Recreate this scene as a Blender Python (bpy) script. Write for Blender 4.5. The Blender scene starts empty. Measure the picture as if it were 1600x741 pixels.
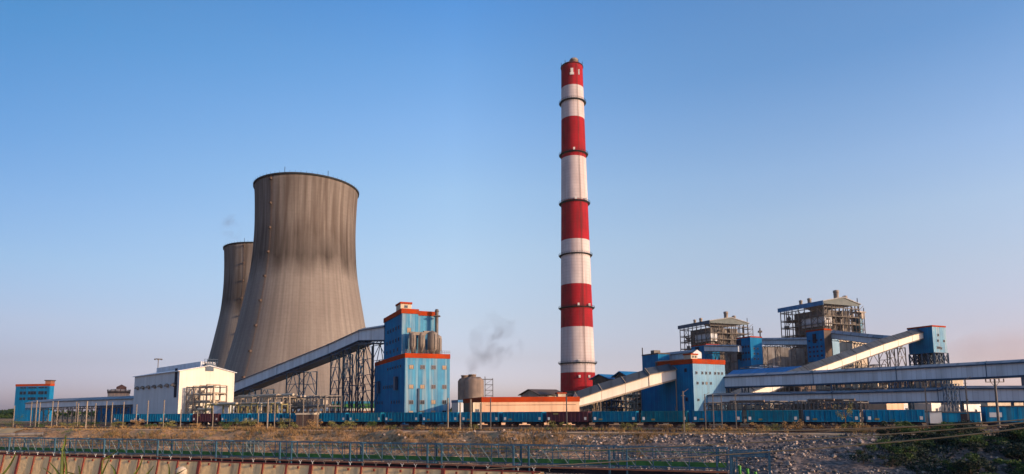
import bpy, bmesh, math, random
from mathutils import Vector, Matrix, noise
R = math.radians
C = bpy.context.scene.collection
sc = bpy.context.scene

# ------------------------------------------------------------------ camera
F = 1000.0; PITCH = R(6.5); ROLL = R(-0.45); CX, CY = 800.0, 524.0
CAM = Vector((0, 0, 4.8))
M3 = (Matrix.Rotation(R(90) + PITCH, 3, 'X') @ Matrix.Rotation(ROLL, 3, 'Z'))
cam = bpy.data.cameras.new('camera'); cam_o = bpy.data.objects.new('camera', cam); C.objects.link(cam_o)
cam_o.location = CAM; cam_o.rotation_euler = M3.to_euler('XYZ')
cam.sensor_width = 36; cam.lens = 36 * F / 1600; cam.shift_y = (CY - 370.5) / 1600
cam.clip_start = 0.5; cam.clip_end = 30000
sc.camera = cam_o

# ------------------------------------------------------------------ sky, sun, exposure
SUN = Vector((0.89, -0.455, 0)).normalized(); EL = R(12)
w = bpy.data.worlds.new("World"); sc.world = w; w.use_nodes = True
nt = w.node_tree; bg = nt.nodes['Background']
sky = nt.nodes.new('ShaderNodeTexSky'); sky.sky_type = 'NISHITA'; sky.sun_disc = False
sky.sun_elevation = EL; sky.sun_rotation = math.atan2(SUN.x, SUN.y)
sky.altitude = 0; sky.air_density = 1.0; sky.dust_density = 1.2; sky.ozone_density = 2.0
# SKYFIX-BEGIN
# clear sky with an evening tint: warm mauve near the horizon, deeper blue towards the left, paler to the right
TINT = {'L': [(0.0, 0.65, 0.588, 1.093), (0.034, 0.565, 0.511, 0.911), (0.066, 0.543, 0.461, 0.689), (0.113, 0.662, 0.559, 0.701), (0.19, 0.677, 0.681, 0.784), (0.265, 0.634, 0.724, 0.875), (0.337, 0.539, 0.741, 0.942), (0.404, 0.47, 0.756, 0.985), (0.463, 0.398, 0.77, 1.016)],
 'C': [(0.0, 1.256, 1.113, 1.824), (0.038, 1.092, 0.968, 1.52), (0.078, 1.06, 0.854, 1.092), (0.137, 1.24, 1.0, 1.061), (0.234, 1.512, 1.295, 1.231), (0.327, 1.54, 1.472, 1.443), (0.413, 1.332, 1.483, 1.641), (0.491, 1.049, 1.426, 1.717), (0.557, 0.759, 1.311, 1.766)],
 'R': [(0.0, 1.639, 1.326, 2.118), (0.025, 1.425, 1.153, 1.765), (0.057, 1.204, 0.903, 1.22), (0.104, 1.264, 0.936, 1.101), (0.182, 1.471, 1.16, 1.168), (0.257, 1.589, 1.347, 1.323), (0.329, 1.43, 1.359, 1.45), (0.397, 1.167, 1.278, 1.455), (0.456, 0.894, 1.169, 1.432)]}
tc = nt.nodes.new('ShaderNodeTexCoord'); sp = nt.nodes.new('ShaderNodeSeparateXYZ'); nt.links.new(tc.outputs['Generated'], sp.inputs[0])
def tint(key):
    r = nt.nodes.new('ShaderNodeValToRGB'); el = r.color_ramp.elements; v = TINT[key]
    el[0].position = v[0][0]; el[0].color = (*v[0][1:], 1); el[1].position = v[-1][0]; el[1].color = (*v[-1][1:], 1)
    for q in v[1:-1]: e = el.new(q[0]); e.color = (*q[1:], 1)
    nt.links.new(sp.outputs['Z'], r.inputs[0]); return r.outputs[0]
cb = nt.nodes.new('ShaderNodeCombineXYZ'); nt.links.new(sp.outputs['X'], cb.inputs[0]); nt.links.new(sp.outputs['Y'], cb.inputs[1])
nrm = nt.nodes.new('ShaderNodeVectorMath'); nrm.operation = 'NORMALIZE'; nt.links.new(cb.outputs[0], nrm.inputs[0])
s2 = nt.nodes.new('ShaderNodeSeparateXYZ'); nt.links.new(nrm.outputs[0], s2.inputs[0])
def blend(lo, hi, A, B):
    mr = nt.nodes.new('ShaderNodeMapRange'); mr.inputs[1].default_value = lo; mr.inputs[2].default_value = hi; nt.links.new(s2.outputs['X'], mr.inputs[0])
    x = nt.nodes.new('ShaderNodeMixRGB'); nt.links.new(mr.outputs[0], x.inputs[0]); nt.links.new(A, x.inputs[1]); nt.links.new(B, x.inputs[2]); return x.outputs[0]
lc = blend(-.64, -.09, tint('L'), tint('C')); lcr = blend(-.09, .64, lc, tint('R'))
mul = nt.nodes.new('ShaderNodeMixRGB'); mul.blend_type = 'MULTIPLY'; mul.inputs[0].default_value = 1
nt.links.new(sky.outputs[0], mul.inputs[1]); nt.links.new(lcr, mul.inputs[2]); nt.links.new(mul.outputs[0], bg.inputs[0])
# SKYFIX-END
bg.inputs[1].default_value = 0.13
sl = bpy.data.lights.new('sun', 'SUN'); sl.energy = 3.5; sl.angle = R(0.6); sl.color = (1.0, 0.70, 0.43)
so = bpy.data.objects.new('sun', sl); C.objects.link(so); so.location = (200, -100, 200)
sd = Vector((SUN.x * math.cos(EL), SUN.y * math.cos(EL), math.sin(EL)))
so.rotation_euler = (-sd).to_track_quat('-Z', 'Y').to_euler()
vs = sc.view_settings; vs.view_transform = 'Standard'; vs.look = 'None'; vs.exposure = 0.6; vs.gamma = 1
vs.use_curve_mapping = False
sc.cycles.max_bounces = 5; sc.cycles.use_denoising = True

# ------------------------------------------------------------------ projection of the lens: where a line of sight meets a depth
def ray(px, py):
    return M3 @ Vector(((px - CX) / F, -(py - CY) / F, -1))
def P(px, py, Y):
    d = ray(px, py); return CAM + d * (Y / d.y)
def U(px, py=600):
    d = ray(px, py); return d.x / d.y
def G(px, Y, z=0, py=640):
    p = P(px, py, Y); return Vector((p.x, p.y, z))
def reach(x0, y0, d, u):                      # how far along d from (x0,y0) until the line of sight x/y = u
    return (u * y0 - x0) / (d.x - u * d.y)
E1 = Vector((0.913, 0.41, 0)).normalized(); E2 = Vector((-E1.y, E1.x, 0))
TA = Vector((0.932, -0.363, 0)).normalized(); TN = Vector((-TA.y, TA.x, 0))   # along the railway, away from it
def ST(s, t, z=0): return TA * s + TN * t + Vector((0, 0, z))
def Yt(px, t):                                # depth where a line of sight meets the line at distance t
    u = U(px, 650); return t / (TN.x * u + TN.y)
def onT(px, t, z=0):
    Y = Yt(px, t); return G(px, Y, z, 660)

# ------------------------------------------------------------------ materials
def mk(name, col, col2=None, rough=0.75, vs_=0.25, var=0.35, streak=0.0, ss=0.8, rib=0.0, ribd=0.25, panel=0.0,
       metal=0.0, bump=0.0, bs=2.0, spec=0.3, each=0.0, dirt=(0.10, 0.075, 0.05), emit=None):
    m = bpy.data.materials.new(name); m.use_nodes = True
    n = m.node_tree.nodes; l = m.node_tree.links; b = n['Principled BSDF']
    b.inputs['Roughness'].default_value = rough; b.inputs['Metallic'].default_value = metal
    b.inputs['Specular IOR Level'].default_value = spec
    def N(t, **k):
        x = n.new(t)
        for a, v in k.items(): setattr(x, a, v)
        return x
    t = N('ShaderNodeTexCoord'); OC = t.outputs['Object']
    if each:
        oi = N('ShaderNodeObjectInfo'); k1 = N('ShaderNodeMath', operation='MULTIPLY'); k1.inputs[1].default_value = 90; l.new(oi.outputs['Random'], k1.inputs[0])
        va = N('ShaderNodeVectorMath', operation='ADD'); l.new(t.outputs['Object'], va.inputs[0]); l.new(k1.outputs[0], va.inputs[1]); OC = va.outputs[0]
    nz = N('ShaderNodeTexNoise'); nz.inputs['Scale'].default_value = vs_; nz.inputs['Detail'].default_value = 6
    l.new(OC, nz.inputs['Vector'])
    r = N('ShaderNodeValToRGB'); r.color_ramp.elements[0].position = .35; r.color_ramp.elements[1].position = .68
    l.new(nz.outputs[0], r.inputs[0])
    mx = N('ShaderNodeMixRGB'); mx.inputs[1].default_value = (*col, 1)
    c2 = col2 or tuple(c * (1 - var) for c in col); mx.inputs[2].default_value = (*c2, 1)
    l.new(r.outputs[0], mx.inputs[0]); out = mx.outputs[0]
    if streak:
        mp = N('ShaderNodeMapping'); mp.inputs['Scale'].default_value = (ss, ss, ss * .05)
        l.new(OC, mp.inputs['Vector'])
        n2 = N('ShaderNodeTexNoise'); n2.inputs['Scale'].default_value = 1; n2.inputs['Detail'].default_value = 5
        l.new(mp.outputs[0], n2.inputs['Vector'])
        r2 = N('ShaderNodeValToRGB'); r2.color_ramp.elements[0].position = .48; r2.color_ramp.elements[1].position = .72
        l.new(n2.outputs[0], r2.inputs[0])
        mm = N('ShaderNodeMath', operation='MULTIPLY'); mm.inputs[1].default_value = streak
        l.new(r2.outputs[0], mm.inputs[0])
        m2 = N('ShaderNodeMixRGB'); l.new(mm.outputs[0], m2.inputs[0]); l.new(out, m2.inputs[1])
        m2.inputs[2].default_value = (*dirt, 1); out = m2.outputs[0]
    if each:
        hs = N('ShaderNodeMapRange'); hs.inputs[3].default_value = 1 - each; hs.inputs[4].default_value = 1 + each * .5; l.new(oi.outputs['Random'], hs.inputs[0])
        hv = N('ShaderNodeHueSaturation'); l.new(hs.outputs[0], hv.inputs['Value']); l.new(out, hv.inputs['Color']); out = hv.outputs[0]
    if rib:
        uv = N('ShaderNodeSeparateXYZ'); l.new(t.outputs['UV'], uv.inputs[0])
        dv = N('ShaderNodeMath', operation='DIVIDE'); dv.inputs[1].default_value = rib; l.new(uv.outputs[0], dv.inputs[0])
        fr = N('ShaderNodeMath', operation='FRACT'); l.new(dv.outputs[0], fr.inputs[0])
        lt = N('ShaderNodeMath', operation='LESS_THAN'); lt.inputs[1].default_value = .16; l.new(fr.outputs[0], lt.inputs[0])
        ml = N('ShaderNodeMath', operation='MULTIPLY'); ml.inputs[1].default_value = ribd; l.new(lt.outputs[0], ml.inputs[0])
        fl = N('ShaderNodeMath', operation='FLOOR'); l.new(dv.outputs[0], fl.inputs[0])
        wn = N('ShaderNodeTexWhiteNoise', noise_dimensions='1D'); l.new(fl.outputs[0], wn.inputs['W'])
        pm = N('ShaderNodeMath', operation='MULTIPLY_ADD'); pm.inputs[1].default_value = panel; l.new(wn.outputs[0], pm.inputs[0])
        l.new(ml.outputs[0], pm.inputs[2])
        m3 = N('ShaderNodeMixRGB'); l.new(pm.outputs[0], m3.inputs[0]); l.new(out, m3.inputs[1])
        m3.inputs[2].default_value = (*[c * .35 for c in c2], 1); out = m3.outputs[0]
    l.new(out, b.inputs['Base Color'])
    if bump:
        n4 = N('ShaderNodeTexNoise'); n4.inputs['Scale'].default_value = bs; n4.inputs['Detail'].default_value = 8
        l.new(t.outputs['Object'], n4.inputs['Vector'])
        bp = N('ShaderNodeBump'); bp.inputs['Strength'].default_value = bump; bp.inputs['Distance'].default_value = .3
        l.new(n4.outputs[0], bp.inputs['Height']); l.new(bp.outputs[0], b.inputs['Normal'])
    if emit:
        b.inputs['Emission Color'].default_value = (*emit, 1); b.inputs['Emission Strength'].default_value = 1
    return m
MT = {}
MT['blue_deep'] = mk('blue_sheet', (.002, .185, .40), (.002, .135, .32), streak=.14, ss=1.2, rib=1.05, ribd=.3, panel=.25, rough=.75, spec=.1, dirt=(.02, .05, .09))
MT['blue_pale'] = mk('sunlit_weathered_blue_sheet', (.03, .25, .43), (.012, .17, .34), streak=.75, ss=.9, rib=1.05, ribd=.35, panel=.25, dirt=(.34, .38, .38), rough=.5)  # paler copy of the blue sheet for sunlit faces, sunlight painted in, plus weathering streaks
MT['white_sheet_blue'] = mk('sunlit_grey_blue_sheet', (.12, .29, .44), (.08, .25, .42), streak=.25, ss=.9, rib=1.05, ribd=.2, panel=.2, rough=.5)  # blue sheet again, paled for sunlit fronts: the light is in the colour
MT['gallery'] = mk('gallery_sheet', (.60, .64, .70), (.52, .56, .62), streak=.28, ss=.35, rib=1.1, ribd=.2, panel=.2, dirt=(.25, .22, .19), rough=.5)
MT['cream'] = mk('cream_sheet', (.76, .69, .60), (.70, .63, .54), streak=.12, ss=.6, rib=1.2, ribd=.07, panel=.05, rough=.55)
MT['roof_grey'] = mk('roof_sheet', (.20, .22, .26), (.14, .16, .19), rib=4.2, ribd=.5, panel=.4, rough=.5)
MT['roof_dark'] = mk('dark_roof_sheet', (.065, .08, .10), (.05, .06, .075), rib=4.2, ribd=.5, panel=.4, rough=.6)
MT['gable_grey'] = mk('grey_green_sheet', (.13, .155, .16), (.10, .125, .13), rib=2, ribd=.15, panel=.1)
MT['furnace'] = mk('grey_boiler_casing', (.19, .18, .18), (.10, .09, .09), streak=.5, ss=.3, rib=3.1, ribd=.4, panel=.5)
MT['roof_blue'] = mk('roof_blue_sheet', (.004, .17, .42), (.004, .13, .32), rib=2.5, ribd=.3, panel=.3, rough=.45)
MT['red_band'] = mk('red_orange_trim', (.38, .045, .008), (.26, .035, .01), rough=.95, spec=.08, streak=.35, ss=.7)
MT['peach'] = mk('peach_plaster', (.70, .46, .31), (.62, .40, .27), streak=.35, ss=.5, rib=3.5, ribd=.1, panel=.12, rough=.9)
MT['plaster'] = mk('pale_plaster', (.55, .47, .36), (.42, .36, .28), streak=.4, ss=.6, rough=.9)
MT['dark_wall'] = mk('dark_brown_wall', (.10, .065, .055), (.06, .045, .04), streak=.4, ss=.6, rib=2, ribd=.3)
MT['steel'] = mk('weathered_steel', (.13, .12, .115), (.09, .08, .075), rough=.6, vs_=.5)
MT['steel_mid'] = mk('dusty_steel_frame', (.11, .095, .085), (.07, .062, .06), rough=.6, vs_=.3)
MT['steel_blue'] = mk('blue_painted_steel', (.02, .06, .12), (.015, .04, .08), rough=.5)
MT['steel_cream'] = mk('dusty_pale_steel', (.33, .27, .20), (.22, .17, .13), rough=.6)
MT['steel_teal'] = mk('teal_blue_painted_steel', (.035, .11, .18), (.03, .07, .11), rough=.5, vs_=2)
MT['white_paint'] = mk('white_paint', (.75, .74, .70), rough=.6)
MT['yellow'] = mk('yellow_paint', (.22, .19, .08), rough=.6)
MT['green_paint'] = mk('green_painted_steel', (.07, .22, .05), (.035, .12, .04), rough=.6, vs_=1)
MT['glass'] = mk('dark_window_glass', (.02, .03, .045), rough=.15, spec=.6)
MT['dark'] = mk('dark_opening', (.012, .013, .032), rough=.9)
MT['boarded'] = mk('tan_window_panel', (.42, .30, .19), rough=.8)
MT['frame'] = mk('window_frame', (.16, .2, .24), rough=.6)
MT['conc_post'] = mk('concrete_post', (.27, .22, .17), (.18, .15, .12), rough=.9, vs_=2)
MT['cyclone'] = mk('dusty_steel_vessel', (.24, .21, .18), (.13, .11, .10), streak=.5, ss=1.5, rough=.6)
MT['duct'] = mk('insulated_duct', (.36, .31, .26), (.22, .19, .17), streak=.3, vs_=.2, rough=.5)
MT['pinkwall'] = mk('rust_red_brick', (.28, .12, .075), (.2, .09, .06), rough=.9)
MT['wagon'] = mk('wagon_blue', (.003, .22, .40), (.003, .16, .31), streak=.55, ss=2.5, dirt=(.05, .04, .035), rough=.75, spec=.1, vs_=.6, each=.25, rib=.97, ribd=.3)
MT['wagon2'] = mk('wagon_teal', (.006, .21, .31), (.005, .15, .24), streak=.6, ss=2.5, dirt=(.05, .045, .04), rough=.75, spec=.1, vs_=.6, each=.35, rib=.97, ribd=.3)
MT['wagon_red'] = mk('wagon_brown', (.10, .028, .03), (.07, .02, .045), streak=.4, ss=2.5, dirt=(.03, .02, .02), rough=.6, vs_=.6)
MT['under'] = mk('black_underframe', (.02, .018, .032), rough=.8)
MT['rail'] = mk('rusty_rail', (.10, .05, .035), rough=.5, metal=.3)
MT['silo'] = mk('stained_silo_concrete', (.27, .20, .16), (.17, .13, .11), streak=.7, ss=.35, rough=.9, dirt=(.07, .06, .055))
MT['rim'] = mk('dark_rim', (.025, .03, .035), rough=.9)
MT['bark'] = mk('bark', (.09, .06, .04), rough=.9, vs_=2)
def leafmat(name, c1, c2):
    m = mk(name, c1, c2, rough=.7, vs_=1.2, spec=.2, each=.25)
    return m
MT['leaf'] = leafmat('green_leaves', (.075, .125, .03), (.04, .075, .02))
MT['leaf_dark'] = leafmat('dark_leaves', (.022, .042, .032), (.014, .028, .012))
MT['leaf_grey'] = leafmat('silvery_leaves', (.16, .19, .16), (.10, .12, .10))
MT['leaf_yellow'] = leafmat('yellow_green_leaves', (.24, .22, .07), (.13, .13, .04))
MT['straw'] = leafmat('dry_grass_blades', (.42, .25, .10), (.22, .14, .06))
MT['reed'] = leafmat('reed_leaves', (.10, .13, .03), (.06, .085, .02))
MT['rock'] = mk('pale_rubble', (.50, .39, .32), (.20, .155, .135), vs_=1.5, rough=.9)

# ------------------------------------------------------------------ mesh collector
class MB:
    def __init__(s): s.v = []; s.f = []; s.m = []; s.sm = []
    def face(s, pts, m=0, smooth=False):
        i = len(s.v); s.v += [Vector(p) for p in pts]; s.f.append(list(range(i, i + len(pts)))); s.m.append(m); s.sm.append(smooth)
    def grid(s, rows, m=0, closed=False, smooth=True, mats=None):
        i = len(s.v); nr = len(rows); nc = len(rows[0])
        for r in rows: s.v += [Vector(p) for p in r]
        for a in range(nr - 1):
            for b in range(nc if closed else nc - 1):
                c = (b + 1) % nc
                s.f.append([i + a * nc + b, i + a * nc + c, i + (a + 1) * nc + c, i + (a + 1) * nc + b])
                s.m.append(mats[a] if mats else m); s.sm.append(smooth)
    def obox(s, o, x, y, z, m=0):
        o, x, y, z = Vector(o), Vector(x), Vector(y), Vector(z); i = len(s.v)
        s.v += [o, o + x, o + x + y, o + y, o + z, o + x + z, o + x + y + z, o + y + z]
        for q in ((0, 3, 2, 1), (4, 5, 6, 7), (0, 1, 5, 4), (1, 2, 6, 5), (2, 3, 7, 6), (3, 0, 4, 7)):
            s.f.append([i + k for k in q]); s.m.append(m); s.sm.append(False)
    def box(s, c, d, m=0, ax=None):
        ax = Vector(ax or (1, 0, 0)).normalized(); ay = Vector((-ax.y, ax.x, 0)); c = Vector(c)
        s.obox(c - ax * d[0] / 2 - ay * d[1] / 2 - Vector((0, 0, d[2] / 2)), ax * d[0], ay * d[1], (0, 0, d[2]), m)
    def bar(s, a, b, t, m=0, t2=None):
        a, b = Vector(a), Vector(b); d = (b - a)
        if d.length < 1e-6: return
        dn = d.normalized(); up = Vector((0, 0, 1)) if abs(dn.z) < .95 else Vector((TA.x, TA.y, 0))
        x = dn.cross(up).normalized() * t; y = dn.cross(x).normalized() * (t2 or t)
        s.obox(a - x / 2 - y / 2, x, y, d, m)
    def tube(s, a, b, r, n=8, m=0, r2=None, caps=True):
        a, b = Vector(a), Vector(b); dn = (b - a).normalized(); up = Vector((0, 0, 1)) if abs(dn.z) < .95 else Vector((1, 0, 0))
        x = dn.cross(up).normalized(); y = dn.cross(x); r2 = r if r2 is None else r2
        ring = lambda c, q: [c + (x * math.cos(2 * math.pi * k / n) + y * math.sin(2 * math.pi * k / n)) * q for k in range(n)]
        ra, rb = ring(a, r), ring(b, r2); s.grid([ra, rb], m, True)
        if caps: s.face(ra[::-1], m); s.face(rb, m)
    def lathe(s, c, prof, n=32, m=0, mats=None):
        c = Vector(c)
        rows = [[c + Vector((r * math.cos(2 * math.pi * k / n), r * math.sin(2 * math.pi * k / n), z)) for k in range(n)] for r, z in prof]
        s.grid(rows, m, True, True, mats)
    def prism(s, poly, z0, z1, m=0, mats=None):
        n = len(poly)
        for k in range(n):
            a, b = poly[k], poly[(k + 1) % n]
            s.face([(a[0], a[1], z0), (b[0], b[1], z0), (b[0], b[1], z1), (a[0], a[1], z1)], mats[k] if mats else m)
        s.face([(p[0], p[1], z1) for p in poly], m); s.face([(p[0], p[1], z0) for p in poly[::-1]], m)
    def build(s, name, mats, parent=None, loc=None):
        if not isinstance(mats, (list, tuple)): mats = [mats]
        o_ = Vector(parent_world(parent)) if parent is not None else Vector(loc or (0, 0, 0))
        me = bpy.data.meshes.new(name); me.from_pydata([v - o_ for v in s.v], [], s.f)
        for m in mats: me.materials.append(MT[m] if isinstance(m, str) else m)
        uvl = me.uv_layers.new(name='UVMap').data
        for i, p in enumerate(me.polygons):
            p.material_index = s.m[i]; p.use_smooth = s.sm[i]
            nn = p.normal
            if abs(nn.z) > .97: tx = Vector((1, 0, 0)); ty = Vector((0, 1, 0)); 
            else: tx = Vector((0, 0, 1)).cross(nn).normalized(); ty = Vector((0, 0, 1))
            for li in p.loop_indices:
                co = me.vertices[me.loops[li].vertex_index].co + o_
                uvl[li].uv = (co.dot(tx), co.dot(ty))
        o = bpy.data.objects.new(name, me); C.objects.link(o)
        if parent is not None: o.parent = parent
        else: o.location = o_
        return o
def parent_world(p):
    v = Vector((0, 0, 0))
    while p is not None: v += p.location; p = p.parent
    return v
def tag(o, label=None, cat=None, group=None, kind=None):
    if label: o['label'] = label
    if cat: o['category'] = cat
    if group: o['group'] = group
    if kind: o['kind'] = kind
    return o
def empty(name, loc, label=None, cat=None, group=None, rz=0):
    o = bpy.data.objects.new(name, None); C.objects.link(o); o.location = loc; o.rotation_euler = (0, 0, rz)
    o.empty_display_size = .5
    return tag(o, label, cat, group)
KIDS = {}
def copy_tree(o, parent=None):
    c = o.copy(); C.objects.link(c); c.parent = parent
    for ch in [k for k in C.objects if k.parent == o]: copy_tree(ch, c)
    return c

# ------------------------------------------------------------------ terrain and railway bed
def hfun(s, t):
    pr = [(-1e6, 3), (4, 3.0), (14, -3), (24, -7), (88, -6.6), (101, -3.6), (115.5, -.05), (119, .0), (1e6, 0)]
    for (a, za), (b, zb) in zip(pr, pr[1:]):
        if a <= t <= b: z = za + (zb - za) * (t - a) / (b - a); break
    if 84 < t < 117:
        k = min(1, (117 - t) / 3) * min(1, (t - 84) / 4)
        if s < -35: z += k * 1.7 * abs(noise.noise(Vector((s * .22 + t * .2, t * .06, 7)))) - k * .2
        z += k * (noise.noise(Vector((s * .12, t * .15, 0))) * 1.0 + noise.noise(Vector((s * .6, t * .5, 3))) * .25)
    elif 117 <= t < 140: z += .08 * noise.noise(Vector((s * .3, t * .5, 9)))
    return z
mb = MB()
svals = [-9000, -4000, -1500, -700, -420] + [-300 + 1.6 * k for k in range(300)] + [200, 300, 500, 1000, 3000, 9000]
tvals = [-9000, -400, -100, -20, 4, 9, 14, 19, 24, 40, 60, 75, 83] + [84 + .9 * k for k in range(37)] + [118, 121, 124, 128, 132, 136, 140, 150, 170, 220, 320, 520, 900, 1800, 4000, 14000]
mb.grid([[ST(s, t, hfun(s, t)) for s in svals] for t in tvals], 0)
def ground_mat():
    m = mk('dry_earth', (.38, .22, .115), (.18, .105, .06), rough=1, vs_=.22, bump=.8, bs=1.3, spec=.1)
    n = m.node_tree.nodes; l = m.node_tree.links; b = n['Principled BSDF']
    src = b.inputs['Base Color'].links[0].from_socket
    t = n.new('ShaderNodeTexCoord'); z = n.new('ShaderNodeTexNoise'); z.inputs['Scale'].default_value = 1.4; z.inputs['Detail'].default_value = 8
    l.new(t.outputs['Object'], z.inputs['Vector'])
    r = n.new('ShaderNodeValToRGB'); r.color_ramp.elements[0].position = .42; r.color_ramp.elements[1].position = .6
    l.new(z.outputs[0], r.inputs[0]); mm = n.new('ShaderNodeMath'); mm.operation = 'MULTIPLY'; mm.inputs[1].default_value = .6
    l.new(r.outputs[0], mm.inputs[0])
    x = n.new('ShaderNodeMixRGB'); x.inputs[2].default_value = (.46, .29, .16, 1); l.new(mm.outputs[0], x.inputs[0]); l.new(src, x.inputs[1])
    # grey quarry slope on the right part of the bank (u along the railway), pale dust track along the crest
    sx = n.new('ShaderNodeSeparateXYZ'); l.new(t.outputs['Object'], sx.inputs[0])
    def lin(a, b_, c):
        p = n.new('ShaderNodeMath'); p.operation = 'MULTIPLY'; p.inputs[1].default_value = a; l.new(sx.outputs[0], p.inputs[0])
        q = n.new('ShaderNodeMath'); q.operation = 'MULTIPLY_ADD'; q.inputs[1].default_value = b_; l.new(sx.outputs[1], q.inputs[0]); l.new(p.outputs[0], q.inputs[2])
        return q.outputs[0]
    s_ = lin(TA.x, TA.y, 0); t_ = lin(TN.x, TN.y, 0)
    g = n.new('ShaderNodeMapRange'); g.inputs[1].default_value = -38; g.inputs[2].default_value = -18; l.new(s_, g.inputs[0])
    g2 = n.new('ShaderNodeMapRange'); g2.inputs[1].default_value = 117.5; g2.inputs[2].default_value = 114; l.new(t_, g2.inputs[0])
    gm = n.new('ShaderNodeMath'); gm.operation = 'MULTIPLY'; l.new(g.outputs[0], gm.inputs[0]); l.new(g2.outputs[0], gm.inputs[1])
    y = n.new('ShaderNodeMixRGB'); l.new(gm.outputs[0], y.inputs[0]); l.new(x.outputs[0], y.inputs[1])
    gr = n.new('ShaderNodeMixRGB'); gr.inputs[1].default_value = (.085, .072, .07, 1); gr.inputs[2].default_value = (.22, .165, .14, 1); l.new(r.outputs[0], gr.inputs[0])
    l.new(gr.outputs[0], y.inputs[2]); l.new(y.outputs[0], b.inputs['Base Color'])
    return m
tag(mb.build('ground', ground_mat()), kind='structure')
mb = MB()
rr = random.Random(4)
rows = []
for t, z in ((118.2, .05), (118.8, .10), (120.5, .12), (122.2, .10), (122.8, .05)):
    rows.append([ST(s, t + rr.uniform(-.3, .3), z + rr.uniform(-.02, .04)) for s in range(-300, 180, 3)])
mb.grid(rows)
tag(mb.build('dirt_track', mk('pale_dust', (.58, .37, .21), (.40, .25, .14), rough=1, vs_=.6, bump=.4)), kind='structure')
mb = MB()
for t in (128.0, 141.0, 152.0):
    rows = []
    for dt, z in ((-2.6, .02), (-1.7, .42), (1.7, .42), (2.6, .02)):
        rows.append([ST(s, t + dt, z * (.25 if t < 130 else 1) + .02) for s in (-320, -200, -100, 0, 100, 200)])
    mb.grid(rows, smooth=False)
tag(mb.build('track_ballast', mk('ballast', (.13, .10, .085), (.07, .055, .05), rough=1, vs_=2, bump=1)), kind='structure')
mb = MB()
for t, z in ((128.0, .13), (141.0, .44), (152.0, .44)):
    for d in (-.84, .84):
        mb.obox(ST(-320, t + d, z), TA * 520, TN * .08, (0, 0, .16))
    k = -260
    while k < 150: mb.obox(ST(k, t - 1.3, z - .1), TA * .25, TN * 2.6, (0, 0, .14)); k += .65 if t < 130 else 1.3
tag(mb.build('railway_track', 'rail'), kind='structure')

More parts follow.
